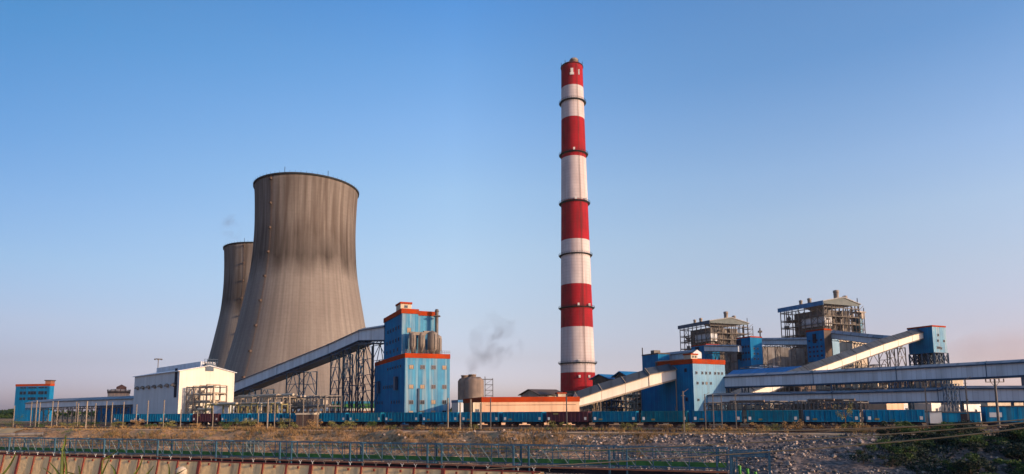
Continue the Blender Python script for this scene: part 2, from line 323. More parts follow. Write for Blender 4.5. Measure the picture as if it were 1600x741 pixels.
# ------------------------------------------------------------------ cooling towers
def tower_mat():
    m = bpy.data.materials.new('streaked_tower_concrete'); m.use_nodes = True
    n = m.node_tree.nodes; l = m.node_tree.links; b = n['Principled BSDF']; b.inputs['Roughness'].default_value = .95
    b.inputs['Specular IOR Level'].default_value = .1
    def N(t, **k):
        x = n.new(t)
        for a, v in k.items(): setattr(x, a, v)
        return x
    t = N('ShaderNodeTexCoord'); s = N('ShaderNodeSeparateXYZ'); l.new(t.outputs['Object'], s.inputs[0])
    c = N('ShaderNodeCombineXYZ'); l.new(s.outputs[0], c.inputs[0]); l.new(s.outputs[1], c.inputs[1])
    nm = N('ShaderNodeVectorMath', operation='NORMALIZE'); l.new(c.outputs[0], nm.inputs[0])
    def coords(k, kz):
        sc_ = N('ShaderNodeVectorMath', operation='SCALE'); sc_.inputs['Scale'].default_value = k; l.new(nm.outputs[0], sc_.inputs[0])
        mz = N('ShaderNodeMath', operation='MULTIPLY'); mz.inputs[1].default_value = kz; l.new(s.outputs[2], mz.inputs[0])
        cz = N('ShaderNodeCombineXYZ'); l.new(mz.outputs[0], cz.inputs[2])
        ad = N('ShaderNodeVectorMath', operation='ADD'); l.new(sc_.outputs[0], ad.inputs[0]); l.new(cz.outputs[0], ad.inputs[1])
        return ad.outputs[0]
    def nz(vec, scale, lo, hi, det=6):
        x = N('ShaderNodeTexNoise'); x.inputs['Scale'].default_value = scale; x.inputs['Detail'].default_value = det; l.new(vec, x.inputs['Vector'])
        r = N('ShaderNodeMapRange'); r.inputs[1].default_value = lo; r.inputs[2].default_value = hi; l.new(x.outputs[0], r.inputs[0])
        return r.outputs[0]
    def mixc(f, a, bcol, bl='MIX'):
        x = N('ShaderNodeMixRGB', blend_type=bl)
        l.new(f, x.inputs[0])
        if isinstance(a, tuple): x.inputs[1].default_value = (*a, 1)
        else: l.new(a, x.inputs[1])
        if isinstance(bcol, tuple): x.inputs[2].default_value = (*bcol, 1)
        else: l.new(bcol, x.inputs[2])
        return x.outputs[0]
    def math(op, a, b_=None, c_=None):
        x = N('ShaderNodeMath', operation=op)
        for i, v in enumerate((a, b_, c_)):
            if v is None: continue
            if isinstance(v, (int, float)): x.inputs[i].default_value = v
            else: l.new(v, x.inputs[i])
        return x.outputs[0]
    z = s.outputs[2]
    fine = nz(coords(22, .012), 1, .35, .7); wide = nz(coords(5, .006), 1, .35, .7); patch = nz(coords(3.2, .045), 1, .4, .62)
    col = mixc(fine, (.26, .232, .21), (.16, .145, .134))
    col = mixc(math('MULTIPLY', wide, .55), col, (.13, .112, .102))
    blotch = nz(t.outputs['Object'], .035, .42, .62); col = mixc(math('MULTIPLY', blotch, .28), col, (.13, .11, .105))
    grit = nz(t.outputs['Object'], .5, .4, .65); col = mixc(math('MULTIPLY', grit, .18), col, (.12, .10, .09))
    # upper third: soot streaks running down from the rim, ending in an irregular tide mark
    edge = math('ADD', z, math('MULTIPLY', nz(coords(2.6, .02), 1, .3, .7, 3), -15))
    up = N('ShaderNodeMapRange'); up.inputs[1].default_value = 78; up.inputs[2].default_value = 96; l.new(edge, up.inputs[0])
    st = nz(coords(13, .02), 1, .38, .62, 8)
    col = mixc(math('MULTIPLY', up.outputs[0], math('MULTIPLY_ADD', st, .66, .16)), col, (.075, .058, .05))
    e2 = math('ADD', z, math('MULTIPLY', nz(coords(4, .03), 1, .3, .7, 5), -7))
    lo = N('ShaderNodeMapRange'); lo.inputs[1].default_value = 77; lo.inputs[2].default_value = 90; l.new(e2, lo.inputs[0])
    hi = N('ShaderNodeMapRange'); hi.inputs[1].default_value = 112; hi.inputs[2].default_value = 90; l.new(e2, hi.inputs[0])
    bm = math('MULTIPLY', math('MULTIPLY', lo.outputs[0], hi.outputs[0]), math('MULTIPLY_ADD', st, .35, math('MULTIPLY_ADD', patch, .25, .36)))
    col = mixc(bm, col, (.035, .029, .027))
    # lift rings and formwork joints
    fr = math('FRACT', math('DIVIDE', z, 1.9)); ring = math('LESS_THAN', fr, .16)
    col = mixc(math('MULTIPLY', ring, .09), col, (.07, .06, .052))
    at = math('ARCTAN2', s.outputs[1], s.outputs[0]); fa = math('FRACT', math('MULTIPLY', at, 24)); jl = math('LESS_THAN', fa, .12)
    col = mixc(math('MULTIPLY', jl, .09), col, (.08, .07, .06))
    l.new(col, b.inputs['Base Color'])
    return m
TM = tower_mat()
prof_px = [(0, 54.5), (9, 50.5), (20, 45.3), (37, 40.6), (53, 36.9), (65, 34.6), (77, 32.4), (88, 30.7), (99, 29.8), (112, 29.3), (125, 29.5), (134, 29.9), (139.6, 30.3)]
def spline(pr, n=46):
    out = []
    for k in range(n + 1):
        z = pr[1][0] + (pr[-1][0] - pr[1][0]) * k / n
        for i in range(len(pr) - 1):
            if pr[i][0] <= z <= pr[i + 1][0]:
                g = lambda j: pr[max(0, min(len(pr) - 1, j))]
                (z0, r0), (z1, r1) = g(i), g(i + 1); t = (z - z0) / (z1 - z0)
                m0 = (g(i + 1)[1] - g(i - 1)[1]) / max(1e-6, g(i + 1)[0] - g(i - 1)[0]) * (z1 - z0)
                m1 = (g(i + 2)[1] - g(i)[1]) / max(1e-6, g(i + 2)[0] - g(i)[0]) * (z1 - z0)
                r = (2 * t**3 - 3 * t**2 + 1) * r0 + (t**3 - 2 * t**2 + t) * m0 + (-2 * t**3 + 3 * t**2) * r1 + (t**3 - t**2) * m1
                out.append((r, z)); break
    return out
def cooling_tower(base, label, lad=None, sz=1.0):
    t = empty('cooling_tower', base, label, 'cooling tower', 'concrete cooling towers')
    pr = spline(prof_px); mb = MB()
    inner = [(r - .8, z) for r, z in pr[::-1]]
    mb.lathe(base, pr + inner, 128); mb.build('shell', TM, t)
    mb = MB(); rt = pr[-1][0]
    mb.lathe(base, [(rt + .02, 138.8), (rt + .6, 138.9), (rt + .6, 139.9), (rt - 1.2, 139.9), (rt - 1.2, 139.2)], 128)
    for k in range(64):
        a = 2 * math.pi * k / 64; p = base + Vector((math.cos(a) * (rt + .7), math.sin(a) * (rt + .7), 139.8)); mb.bar(p, p + Vector((0, 0, 1.1)), .08)
    for k in (10, 34, 47, 55):
        a = 2 * math.pi * k / 64; p = base + Vector((math.cos(a) * (rt + .5), math.sin(a) * (rt + .5), 139.8)); mb.bar(p, p + Vector((0, 0, 3.2)), .2)
    mb.build('rim', 'rim', t)
    mb = MB()
    for k in range(44):
        a = 2 * math.pi * k / 44
        for d in (-.5, .5):
            a2 = a + d * 2 * math.pi / 44
            mb.bar(base + Vector((math.cos(a) * 53.5, math.sin(a) * 53.5, 0)), base + Vector((math.cos(a2) * 50.2, math.sin(a2) * 50.2, 9.1)), .9)
    mb.build('raker_columns', TM, t)
    if lad is not None:
        mb = MB(); pl = []
        q = Vector((math.cos(lad), math.sin(lad), 0)); tq = Vector((-q.y, q.x, 0))
        for (r0, z0), (r1, z1) in zip(pr, pr[1:]):
            for d in (-.3, .3): mb.bar(base + q * (r0 + .4) + tq * d + Vector((0, 0, z0)), base + q * (r1 + .4) + tq * d + Vector((0, 0, z1)), .1)
            for i in range(3):
                f = i / 3; mb.bar(base + q * (r0 + (r1 - r0) * f + .5) + tq * -.45 + Vector((0, 0, z0 + (z1 - z0) * f)), base + q * (r0 + (r1 - r0) * f + .5) + tq * .45 + Vector((0, 0, z0 + (z1 - z0) * f)), .1)
        mb.build('ladder', mk('rusty_ladder', (.13, .09, .075), rough=.8), t)
        for k in range(9):
            zz = 137 - k * 14.2
            rr_ = min(pr, key=lambda a: abs(a[1] - zz))[0]
            mb = MB(); mb.box(base + q * (rr_ + 1.2) + Vector((0, 0, zz)), (1.3, 1.4, 1.1), ax=tq); mb.build('platform', MT['dark_wall'], t)
    return t
pA = P(480.5, 288, 380); pB = P(411.5, 378, 530)
cooling_tower(Vector((pA.x, 380, -1.3)), 'large grey concrete cooling tower with dark soot band, standing in front', lad=math.atan2(-380, -pA.x) - .70)
cooling_tower(Vector((pB.x, 530, -1.3)), 'farther cooling tower half hidden behind the big front one', lad=math.atan2(-505, -pB.x) - .5)

# ------------------------------------------------------------------ striped chimney
def chimney():
    Y = 510; top = P(893.5, 104.5, Y); base = Vector((top.x, Y, 0))
    t = empty('striped_chimney', base, 'very tall slender chimney painted in red and white bands', 'chimney')
    H = top.z
    zp = lambda py: P(895, py, Y).z
    r0, r1 = 14.4, 9.0
    rad = lambda z: r1 + (r0 - r1) * (1 - z / H) ** 1.15
    bands = [(0, 583, 0), (583, 513, 1), (513, 447, 0), (447, 378, 1), (378, 317, 0), (317, 250, 1), (250, 189, 0), (189, 140, 1), (140, 102, 0)]
    prof = []; mats = []
    for a, b, m in bands:
        za = 0 if a == 0 else zp(a); zb = H if b == 102 else zp(b)
        for k in range(6): prof.append((rad(za + (zb - za) * k / 6), za + (zb - za) * k / 6)); mats.append(m)
    prof.append((r1, H)); prof.append((r1 - .8, H)); mats.append(0); prof.append((r1 - .8, H - 6)); mats.append(0)
    def cm(name, c1, c2, dirt, amt):
        m = mk(name, c1, c2, rough=.8, vs_=.08, streak=amt, ss=.45, dirt=dirt, spec=.15)
        n = m.node_tree.nodes; l = m.node_tree.links; b = n['Principled BSDF']; src = b.inputs['Base Color'].links[0].from_socket
        tcn = n.new('ShaderNodeTexCoord'); s = n.new('ShaderNodeSeparateXYZ'); l.new(tcn.outputs['Object'], s.inputs[0])
        def math_(op, a, b_=None):
            x = n.new('ShaderNodeMath'); x.operation = op
            for i, v in enumerate((a, b_)):
                if v is None: continue
                if isinstance(v, (int, float)): x.inputs[i].default_value = v
                else: l.new(v, x.inputs[i])
            return x.outputs[0]
        ring = math_('LESS_THAN', math_('FRACT', math_('DIVIDE', s.outputs[2], 2.5)), .14)
        fa = math_('LESS_THAN', math_('FRACT', math_('MULTIPLY', math_('ARCTAN2', s.outputs[1], s.outputs[0]), 5.1)), .06)
        mx = math_('MULTIPLY', math_('MAXIMUM', ring, fa), .22)
        x = n.new('ShaderNodeMixRGB'); l.new(mx, x.inputs[0]); l.new(src, x.inputs[1]); x.inputs[2].default_value = (*[q * .45 for q in c2], 1)
        l.new(x.outputs[0], b.inputs['Base Color']); return m
    red = cm('chimney_red', (.33, .008, .018), (.23, .008, .014), (.09, .014, .018), .7)
    wht = cm('chimney_white', (.56, .50, .50), (.45, .39, .40), (.30, .22, .22), .5)
    mb = MB(); mb.lathe(base, prof, 72, 0, mats); mb.build('shaft', [red, wht], t)
    mb = MB(); fx = base + Vector((1.6, -2, 0)); mb.lathe(fx, [(3.3, H - 5), (3.3, H + 3), (3.9, H + 3.2), (3.9, H + 4.2), (3.2, H + 5.4), (2.4, H + 5.6), (2.4, H + 3)], 28)
    mb.lathe(base + Vector((-2.5, 4, 0)), [(3.3, H - 5), (3.3, H + .8), (2.6, H + 1)], 28); mb.build('flue', MT['duct'], t)
    mb = MB(); mb.lathe(base, [(r1 - .5, H - 1.2), (r1 + .5, H - 1.2), (r1 + .5, H - .6), (r1 - .3, H - .6)], 48)
    for k in range(10):
        a = 2 * math.pi * k / 10 + .2; p = base + Vector((math.cos(a) * (r1 + .2), math.sin(a) * (r1 + .2), H - 1)); mb.bar(p, p + Vector((0, 0, 3.2)), .35)
    mb.build('cap_ring', 'rim', t)
    for py in (162, 243, 319, 400, 482, 568):
        z = zp(py); r = rad(z); mb = MB()
        mb.lathe(base, [(r - .1, z - .9), (r + 1.7, z - .25), (r + 1.7, z), (r - .1, z)], 56)
        for zz in (.55, 1.1): mb.lathe(base, [(r + 1.85, z + zz), (r + 1.95, z + zz), (r + 1.95, z + zz + .1), (r + 1.85, z + zz + .1), (r + 1.85, z + zz)], 56)
        for k in range(40):
            a = 2 * math.pi * k / 40; p = base + Vector((math.cos(a) * (r + 1.9), math.sin(a) * (r + 1.9), z)); mb.bar(p, p + Vector((0, 0, 1.2)), .1)
            mb.bar(p, base + Vector((math.cos(a) * r, math.sin(a) * r, z - 1.8)), .12)
        mb.build('ring_platform', 'rim', t)
    dirv = Vector((-top.x, -Y, 0)).normalized(); rt = Vector((-dirv.y, dirv.x, 0))
    for z, off in ((zp(243), 0.05), (zp(319), .1), (zp(319), .75), (zp(482), .12), (zp(482), .72), (zp(568), .1), (zp(592), .1), (zp(592), .62)):
        a = math.asin(off); q = dirv * math.cos(a) + rt * math.sin(a); r = rad(z)
        mb = MB(); mb.box(base + q * (r + (1.5 if z > 60 else .6)) + Vector((0, 0, z + 1.2)), (1.5, 1.2, 2.0), ax=rt); mb.build('warning_light_box', 'white_paint', t)
    for off in (0, .62):
        a = math.asin(off); q = dirv * math.cos(a) + rt * math.sin(a)
        mb = MB(); mb.box(base + q * (r1 + .25) + Vector((0, 0, H - 9)), (2.2 if off == 0 else 1.2, .8, 5.5 if off == 0 else 4.5), ax=rt)
        if off == 0: mb.box(base + q * (r1 + .25) + Vector((0, 0, H - 11)), (3.4, .7, 2.0), ax=rt)
        mb.build('breather_hood', 'white_paint', t)
    mb = MB(); z0, z1 = 8, H - 2; q = (dirv * .9 + rt * .43).normalized(); tq = Vector((-q.y, q.x, 0))
    for k in range(40):
        za = z0 + (z1 - z0) * k / 40; zb = z0 + (z1 - z0) * (k + 1) / 40
        for d in (-.3, .3): mb.bar(base + q * (rad(za) + .4) + tq * d + Vector((0, 0, za)), base + q * (rad(zb) + .4) + tq * d + Vector((0, 0, zb)), .14)
    mb.build('ladder', 'dark_wall', t)
chimney()

# ------------------------------------------------------------------ buildings of sheet metal
WM = {}
def window(parent, pos, ang, wd, ht, pane='glass', fr='frame', deep=True):
    key = (round(wd, 2), round(ht, 2), pane, fr)
    if key not in WM:
        a = MB(); tk = .12
        for x in (-wd / 2, wd / 2 - tk): a.obox((x, -.14, -ht / 2), (tk, 0, 0), (0, .2, 0), (0, 0, ht))
        for z in (-ht / 2, ht / 2 - tk): a.obox((-wd / 2 + tk, -.14, z), (wd - 2 * tk, 0, 0), (0, .2, 0), (0, 0, tk))
        a.obox((-.03, -.11, -ht / 2 + tk), (.06, 0, 0), (0, .1, 0), (0, 0, ht - 2 * tk))
        f = a.build('window', fr); b = MB(); b.obox((-wd / 2 + tk, -.06, -ht / 2 + tk), (wd - 2 * tk, 0, 0), (0, .1, 0), (0, 0, ht - 2 * tk))
        g = b.build('pane', pane); WM[key] = (f.data, g.data)
        bpy.data.objects.remove(f); bpy.data.objects.remove(g)
    fd, gd = WM[key]
    o = bpy.data.objects.new('window', fd); C.objects.link(o); o.parent = parent
    o.location = Vector(pos) - parent_world(parent); o.rotation_euler = (0, 0, ang)
    g = bpy.data.objects.new('pane', gd); C.objects.link(g); g.parent = o
    return o
def band(mb, poly, z0, z1, out, m=0):
    n = len(poly); c = sum((Vector(p) for p in poly), Vector((0, 0, 0))) / n
    q = [Vector(p) + (Vector(p) - c).normalized() * out for p in poly]
    mb.prism(q, z0, z1, m)
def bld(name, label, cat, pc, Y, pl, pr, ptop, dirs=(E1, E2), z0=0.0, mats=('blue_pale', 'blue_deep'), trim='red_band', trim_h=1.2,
        group=None, lens=None, zt=None):
    c = P(pc, ptop, Y); c0 = Vector((c.x, Y, 0)); z1 = zt or c.z
    dr, dl = dirs; lr, ll = lens or (None, None)
    lr = lr or reach(c0.x, Y, dr, U(pr, ptop)); ll = ll or reach(c0.x, Y, dl, U(pl, ptop))
    poly = [c0, c0 + dr * lr, c0 + dr * lr + dl * ll, c0 + dl * ll]
    e = empty(name, c0 + (dr * lr + dl * ll) / 2 + Vector((0, 0, z0)), label, cat, group)
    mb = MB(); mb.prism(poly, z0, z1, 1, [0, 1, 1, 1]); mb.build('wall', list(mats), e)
    if trim:
        mb = MB(); band(mb, poly, z1 - trim_h, z1 + .25, .22); mb.build('parapet', trim, e)
    info = dict(e=e, c=c0, dr=dr, dl=dl, lr=lr, ll=ll, z0=z0, z1=z1, poly=poly)
    return info
def win_r(I, a, z, wd=1.4, ht=1.4, pane='glass', fr='frame'):          # a = metres from the near corner along the right-hand face
    d = I['dr']; window(I['e'], I['c'] + d * a + Vector((0, 0, z)), math.atan2(d.y, d.x), wd, ht, pane, fr)
def win_l(I, a, z, wd=1.4, ht=1.4, pane='glass', fr='steel_blue'):      # a = metres from the near corner along the left-hand face
    d = I['dl']; window(I['e'], I['c'] + d * a + Vector((0, 0, z)), math.atan2(-d.y, -d.x), wd, ht, pane, fr)

# --- coal crusher tower, left of centre
I = bld('transfer_tower', 'tall stepped blue tower with orange roof bands and dust cyclones on its lower roof', 'industrial tower', 633, 200, 586, 703, 553)
panes = {0: ['boarded', 'glass', 'glass', 'boarded'], 1: ['boarded', 'boarded', 'glass', 'glass'], 2: ['glass', 'glass', 'boarded', 'glass'], 3: ['boarded', 'boarded', 'boarded', 'glass']}
for r_, py in enumerate((574, 604.5, 628.5, 645)):
    z = P(665, py, 203).z
    for k in range(4): win_r(I, I['lr'] * (.14 + .245 * k), z, 1.5, 1.35, panes[r_][k])
for r_, (z, fs, h_) in enumerate(((P(600, 577, 220).z, (.12, .2, .28, .36, .44, .52), .9), (P(600, 605, 220).z, (.3, .37, .44, .51, .58, .65), 1.1), (P(600, 629, 220).z, (.15, .22, .3, .38, .7, .78, .86), 1.1), (P(600, 646, 220).z, (.1, .2, .3, .4, .5, .6, .7, .8), 1.1))):
    for f_ in fs: win_l(I, I['ll'] * f_, z, 1.1, h_, 'dark')
for f_, zt_, zb_ in ((.22, 591, 611), (.80, 593, 613)):
    mb = MB(); za, zb = P(610, zb_, 218).z, P(610, zt_, 218).z; p = I['c'] + I['dl'] * I['ll'] * f_
    mb.obox(p + Vector((-.9, -.4, za)) - I['dl'] * 1.3, I['dl'] * 2.6, I['dr'] * .8, (0, 0, zb - za)); mb.build('cable_shaft', 'steel_blue', I['e'])
mb = MB(); p = I['c'] + I['dr'] * I['lr'] * .28 - I['dl'] * .45; mb.obox(p + Vector((0, 0, 0)), I['dr'] * .55, I['dl'] * .4, (0, 0, P(650, 607, 201).z)); mb.build('downpipe', 'steel_blue', I['e'])
# upper block
cu = I['c'] + I['dl'] * 4.5 + I['dr'] * -.0
zt_ = P(625, 484, 205).z; zl = I['z1']
ulr = I['lr'] * .82; ull = reach(cu.x, cu.y, E2, U(600.5, 495))
poly = [cu, cu + E1 * ulr, cu + E1 * ulr + E2 * ull, cu + E2 * ull]
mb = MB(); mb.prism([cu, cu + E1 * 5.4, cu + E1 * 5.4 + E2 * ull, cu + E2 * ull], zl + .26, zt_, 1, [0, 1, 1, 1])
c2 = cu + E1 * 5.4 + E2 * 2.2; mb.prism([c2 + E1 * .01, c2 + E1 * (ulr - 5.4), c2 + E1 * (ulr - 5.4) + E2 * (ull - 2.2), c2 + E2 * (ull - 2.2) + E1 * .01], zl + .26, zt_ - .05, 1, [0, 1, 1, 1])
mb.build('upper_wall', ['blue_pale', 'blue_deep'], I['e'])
mb = MB(); mb.prism([cu - E1 * .25 - E2 * .25, cu + E1 * 5.6 - E2 * .25, cu + E1 * 5.6 + E2 * ull, cu - E1 * .25 + E2 * (ull + .2)], zt_ - 1.3, zt_ + .25)
mb.prism([c2 - E2 * .25 + E1 * .21, c2 - E2 * .25 + E1 * (ulr - 5.2), c2 + E1 * (ulr - 5.2) + E2 * (ull - 2), c2 + E2 * (ull - 2) + E1 * .21], zt_ - 1.4, zt_ + .1)
mb.build('upper_parapet', 'red_band', I['e'])
cp = cu + E2 * 3 + E1 * .3; mb = MB(); mb.prism([cp, cp + E1 * 3.6, cp + E1 * 3.6 + E2 * 6, cp + E2 * 6], zt_ + .26, zt_ + 2.3)
mb.build('roof_cabin', 'plaster', I['e']); mb = MB(); band(mb, [cp, cp + E1 * 3.6, cp + E1 * 3.6 + E2 * 6, cp + E2 * 6], zt_ + 2.3, zt_ + 2.9, .4); mb.build('cabin_roof', 'red_band', I['e'])
window(I['e'], cp + E1 * 1.8 + Vector((0, 0, zt_ + 1.4)), math.atan2(E1.y, E1.x), 1.1, .9)
uI = dict(I); uI['c'] = cu; win_r(uI, 2.4, P(635, 516, 205).z, 1.4, 1.6, 'boarded')
for z, fs in ((P(612, 516, 215).z, (.15, .3, .45, .6, .75)), (P(612, 534, 215).z, (.15, .3, .45, .62, .8)), (P(612, 549, 215).z, (.2, .4, .6, .8))):
    for f_ in fs: win_l(uI, ull * f_, z, 1.1, 1.3, 'dark')
def vessel(parent, c, r, z0, z1, cone, top=.8):
    mb = MB(); mb.lathe(c, [(.15, z0), (r * .35, z0), (r, z0 + cone), (r, z1), (r * .95, z1 + .1), (0.05, z1 + top)], 20)
    for k in range(4):
        a = k * math.pi / 2 + .6; q = c + Vector((math.cos(a), math.sin(a), 0)) * (r + .12); mb.bar(q + Vector((0, 0, zl + .26)), q + Vector((0, 0, z1 - .5)), .14)
    return mb.build('dust_cyclone', 'cyclone', parent)
fr0 = I['c'] + E2 * 2.0
for f_ in (2.9, 5.9): vessel(I['e'], fr0 + E1 * f_, .95, zl + .5, P(650, 521, 202).z, 2.6)
vessel(I['e'], fr0 + E1 * 9.5, 1.5, zl + .5, P(665, 519, 203).z, 1.6)
vessel(I['e'], fr0 + E1 * 11.9 + E2 * 1.5, 1.1, zl + .5, P(665, 524, 203).z, 1.6)
mb = MB(); mb.obox(fr0 + E1 * 2 + E2 * -.4 + Vector((0, 0, P(650, 523, 202).z)), E1 * 5.2, E2 * 1.4, (0, 0, 1)); mb.obox(fr0 + E1 * 6.6 + Vector((0, 0, P(650, 520, 202).z)), E1 * 2.4, E2 * 1.2, (0, 0, .9)); mb.build('dust_duct', 'cyclone', I['e'])
mb = MB(); q = fr0 + E1 * 11.6 + E2 * 2.2; mb.tube(q + Vector((0, 0, zl)), q + Vector((0, 0, P(682, 484, 204).z)), .55, 12); mb.tube(q + Vector((0, 0, P(682, 484, 204).z)), q + Vector((0, 0, P(682, 480, 204).z)), .75, 12, r2=.5)
mb.box(q + Vector((0, 0, P(682, 491, 204).z)), (2.2, 2.0, .3)); mb.build('vent_stack', 'steel', I['e'])
mb = MB()
for k in range(24): q = I['c'] + E1 * (I['lr'] * k / 23); mb.bar(q + Vector((0, 0, zl + .25)), q + Vector((0, 0, zl + 1.3)), .07)
for z in (.8, 1.3): mb.bar(I['c'] + Vector((0, 0, zl + z)), I['c'] + E1 * I['lr'] + Vector((0, 0, zl + z)), .07)
mb.build('roof_railing', 'steel', I['e'])

# ------------------------------------------------------------------ conveyor galleries
def bent(mb, a, b, z0, z1, seg, t=.45, tb=.22):
    a, b = Vector(a), Vector(b); H = z1 - z0
    if H <= .5: return
    Z = lambda p, z: Vector((p.x, p.y, z))
    mb.bar(Z(a, z0), Z(a, z1), t); mb.bar(Z(b, z0), Z(b, z1), t)
    n = max(1, round(H / seg))
    for k in range(n):
        za, zb = z0 + H * k / n, z0 + H * (k + 1) / n
        mid = (a + b) / 2
        mb.bar(Z(a, zb), Z(b, zb), tb); mb.bar(Z(a, za), Z(mid, zb), tb); mb.bar(Z(b, za), Z(mid, zb), tb)
def gallery(label, pts, width=5, wall='gallery', roof='roof_grey', sup=(), supm='steel_blue', rise=1.2, seg=4.5, name='conveyor_gallery', seams=12, truss=1.2, gut=True, wide_sup=None, sup_t=.45, seam_w=.12):
    W = []                                              # near-side line: (base point, z top, z bottom)
    for px, yt, yb, Y in pts:
        a = P(px, yt, Y); b = P(px, yb, Y); W.append((Vector((a.x, Y, 0)), a.z, b.z))
    e = empty(name, (W[0][0] + W[-1][0]) / 2, label, 'conveyor gallery', 'covered conveyor galleries')
    d = (W[-1][0] - W[0][0]).normalized(); nb = Vector((-d.y, d.x, 0))
    if nb.y < 0: nb = -nb
    Z = lambda p, z: Vector((p.x, p.y, z))
    mw, mr, mt = MB(), MB(), MB()
    n = len(W); ov = .35
    for i in range(n - 1):
        (a, at, ab), (b, bt, bb) = W[i], W[i + 1]; a2, b2 = a + nb * width, b + nb * width
        mw.face([Z(a, ab), Z(b, bb), Z(b, bt), Z(a, at)]); mw.face([Z(b2, bb), Z(a2, ab), Z(a2, at), Z(b2, bt)])
        mw.face([Z(a, ab), Z(a2, ab), Z(b2, bb), Z(b, bb)], 1); mw.face([Z(a, at), Z(b, bt), Z(b2, bt), Z(a2, at)], 1)
        if i == 0: mw.face([Z(a2, ab), Z(a, ab), Z(a, at), Z(a2, at)])
        if i == n - 2: mw.face([Z(b, bb), Z(b2, bb), Z(b2, bt), Z(b, bt)])
        am, bm = (a + a2) / 2, (b + b2) / 2; o = nb * ov; th = Vector((0, 0, .18))
        for (p, q, s_) in ((a, b, -1), (a2, b2, 1)):
            e0, e1 = Z(p, at + .05) + o * s_, Z(q, bt + .05) + o * s_
            r0, r1 = Z(am, at + .05 + rise), Z(bm, bt + .05 + rise)
            mr.face([e0, e1, r1, r0]); mr.face([e0 + th, e1 + th, r1 + th, r0 + th]); mr.face([e0, e1, e1 + th, e0 + th])
        for (p, zt, m_) in ((a, at, am), (b, bt, bm)):
            q2 = p + nb * width; mw.face([Z(p, zt), Z(q2, zt), Z(m_, zt + rise)])
        # walkway truss beneath the floor
        L = (b - a).length; k_ = max(2, int(L / 3))
        for p_ in (Vector((0, 0, 0)), nb * width):
            mt.bar(Z(a, ab - truss) + p_, Z(b, bb - truss) + p_, .22); mt.bar(Z(a, ab - .1) + p_, Z(b, bb - .1) + p_, .22)
            for j in range(k_):
                f0, f1, f2 = j / k_, (j + .5) / k_, (j + 1) / k_
                L_ = lambda f, dz: Z(a.lerp(b, f), ab + (bb - ab) * f + dz) + p_
                mt.bar(L_(f0, -truss), L_(f1, -.1), .14); mt.bar(L_(f1, -.1), L_(f2, -truss), .14)
        mt.face([Z(a, ab - truss), Z(b, bb - truss), Z(b2, bb - truss), Z(a2, ab - truss)])
        if seams:
            k_ = max(1, int(L / seams))
            for j in range(k_ + (1 if i == n - 2 else 0)):
                f = j / k_; p = a.lerp(b, f) - nb * .04; zt = at + (bt - at) * f; zb = ab + (bb - ab) * f
                mt.bar(Z(p, zb), Z(p, zt), seam_w)
                r0 = Z(p - nb * ov, zt + .26); r1 = Z(p + nb * width / 2, zt + rise + .26); mt.bar(r0, r1, .22)
        if gut: mt.bar(Z(a, at) - nb * (ov + .05), Z(b, bt) - nb * (ov + .05), .22)
    mw.build('side_wall', [wall, 'dark_wall'], e); mr.build('roof', roof, e); mt.build('floor_truss', supm, e)
    def at_px(px):
        for i in range(n - 1):
            p0, p1 = pts[i][0], pts[i + 1][0]
            if min(p0, p1) - 1 <= px <= max(p0, p1) + 1:
                a, b = W[i], W[i + 1]; s_ = reach(a[0].x, a[0].y, (b[0] - a[0]).normalized(), U(px, 620)); f = s_ / (b[0] - a[0]).length
                return a[0].lerp(b[0], f), a[2] + (b[2] - a[2]) * f - truss
        return None, None
    for sx in sup:
        px, wd = sx if isinstance(sx, tuple) else (sx, 0)
        p, zb = at_px(px)
        if p is None or zb < 1: continue
        mb = MB()
        if wd: 
            q, z2 = at_px(px + wd); zb2 = min(zb, z2)
            for o in (Vector((0, 0, 0)), nb * width):
                mb2 = Z(q, 0) + o; bent(mb, p + o, mb2, 0, zb2 + .3, seg, sup_t, sup_t * .5)
            for pp in (p, q): bent(mb, pp, pp + nb * width, 0, zb2, seg * 2, sup_t, sup_t * .5)
        else:
            bent(mb, p, p + nb * width, 0, zb, seg, sup_t, sup_t * .5)
        mb.build('trestle', supm, e)
    return e, W, nb
gallery('grey gallery climbing in front of the cooling tower to the stepped blue tower',
        [(360, 601, 615.5, 322), (367, 598, 612, 319), (513, 539, 553, 262), (561, 517, 531.5, 244), (601, 511, 531, 226)], 6, sup=((380, 28), (447, 27), (516, 13), (535, 11), (559, 23)), seams=30, sup_t=.42, seg=6)
# ------------------------------------------------------------------ right-hand side tower on the second junction
D1 = Vector((.86, .51, 0)).normalized(); D2 = Vector((-D1.y, D1.x, 0))
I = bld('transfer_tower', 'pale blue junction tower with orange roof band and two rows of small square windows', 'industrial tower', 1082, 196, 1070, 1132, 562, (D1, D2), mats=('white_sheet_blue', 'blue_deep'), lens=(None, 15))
for f_ in (.11, .30, .43, .56, .73, .85, .97):
    win_r(I, (I['lr']) * f_ * .93, P(1105, 583, 199).z, .8, .9, 'dark')
for f_ in (.13, .30, .42, .56): win_r(I, I['lr'] * f_ * .95, P(1105, 599, 199).z, .8, .9, 'dark' if f_ != .42 else 'boarded')
win_r(I, 1.8, P(1088, 625, 198).z, .9, .8, 'dark')
for z in (579, 624): win_l(I, 3, P(1076, z, 200).z, 1, 1.2, 'dark')
cc = I['c'] + D2 * 1 + D1 * .4; mb = MB(); q = [cc, cc + D1 * 2.8, cc + D1 * 2.8 + D2 * 3, cc + D2 * 3]; mb.prism(q, I['z1'] + .26, I['z1'] + 1.6); mb.build('roof_cabin', 'plaster', I['e'])
mb = MB(); band(mb, q, I['z1'] + 1.6, I['z1'] + 2.0, .3); mb.build('cabin_roof', 'red_band', I['e'])
for a in (.9, 2.0): window(I['e'], cc + D1 * a + Vector((0, 0, I['z1'] + 1.0)), math.atan2(D1.y, D1.x), .6, .6, 'dark')
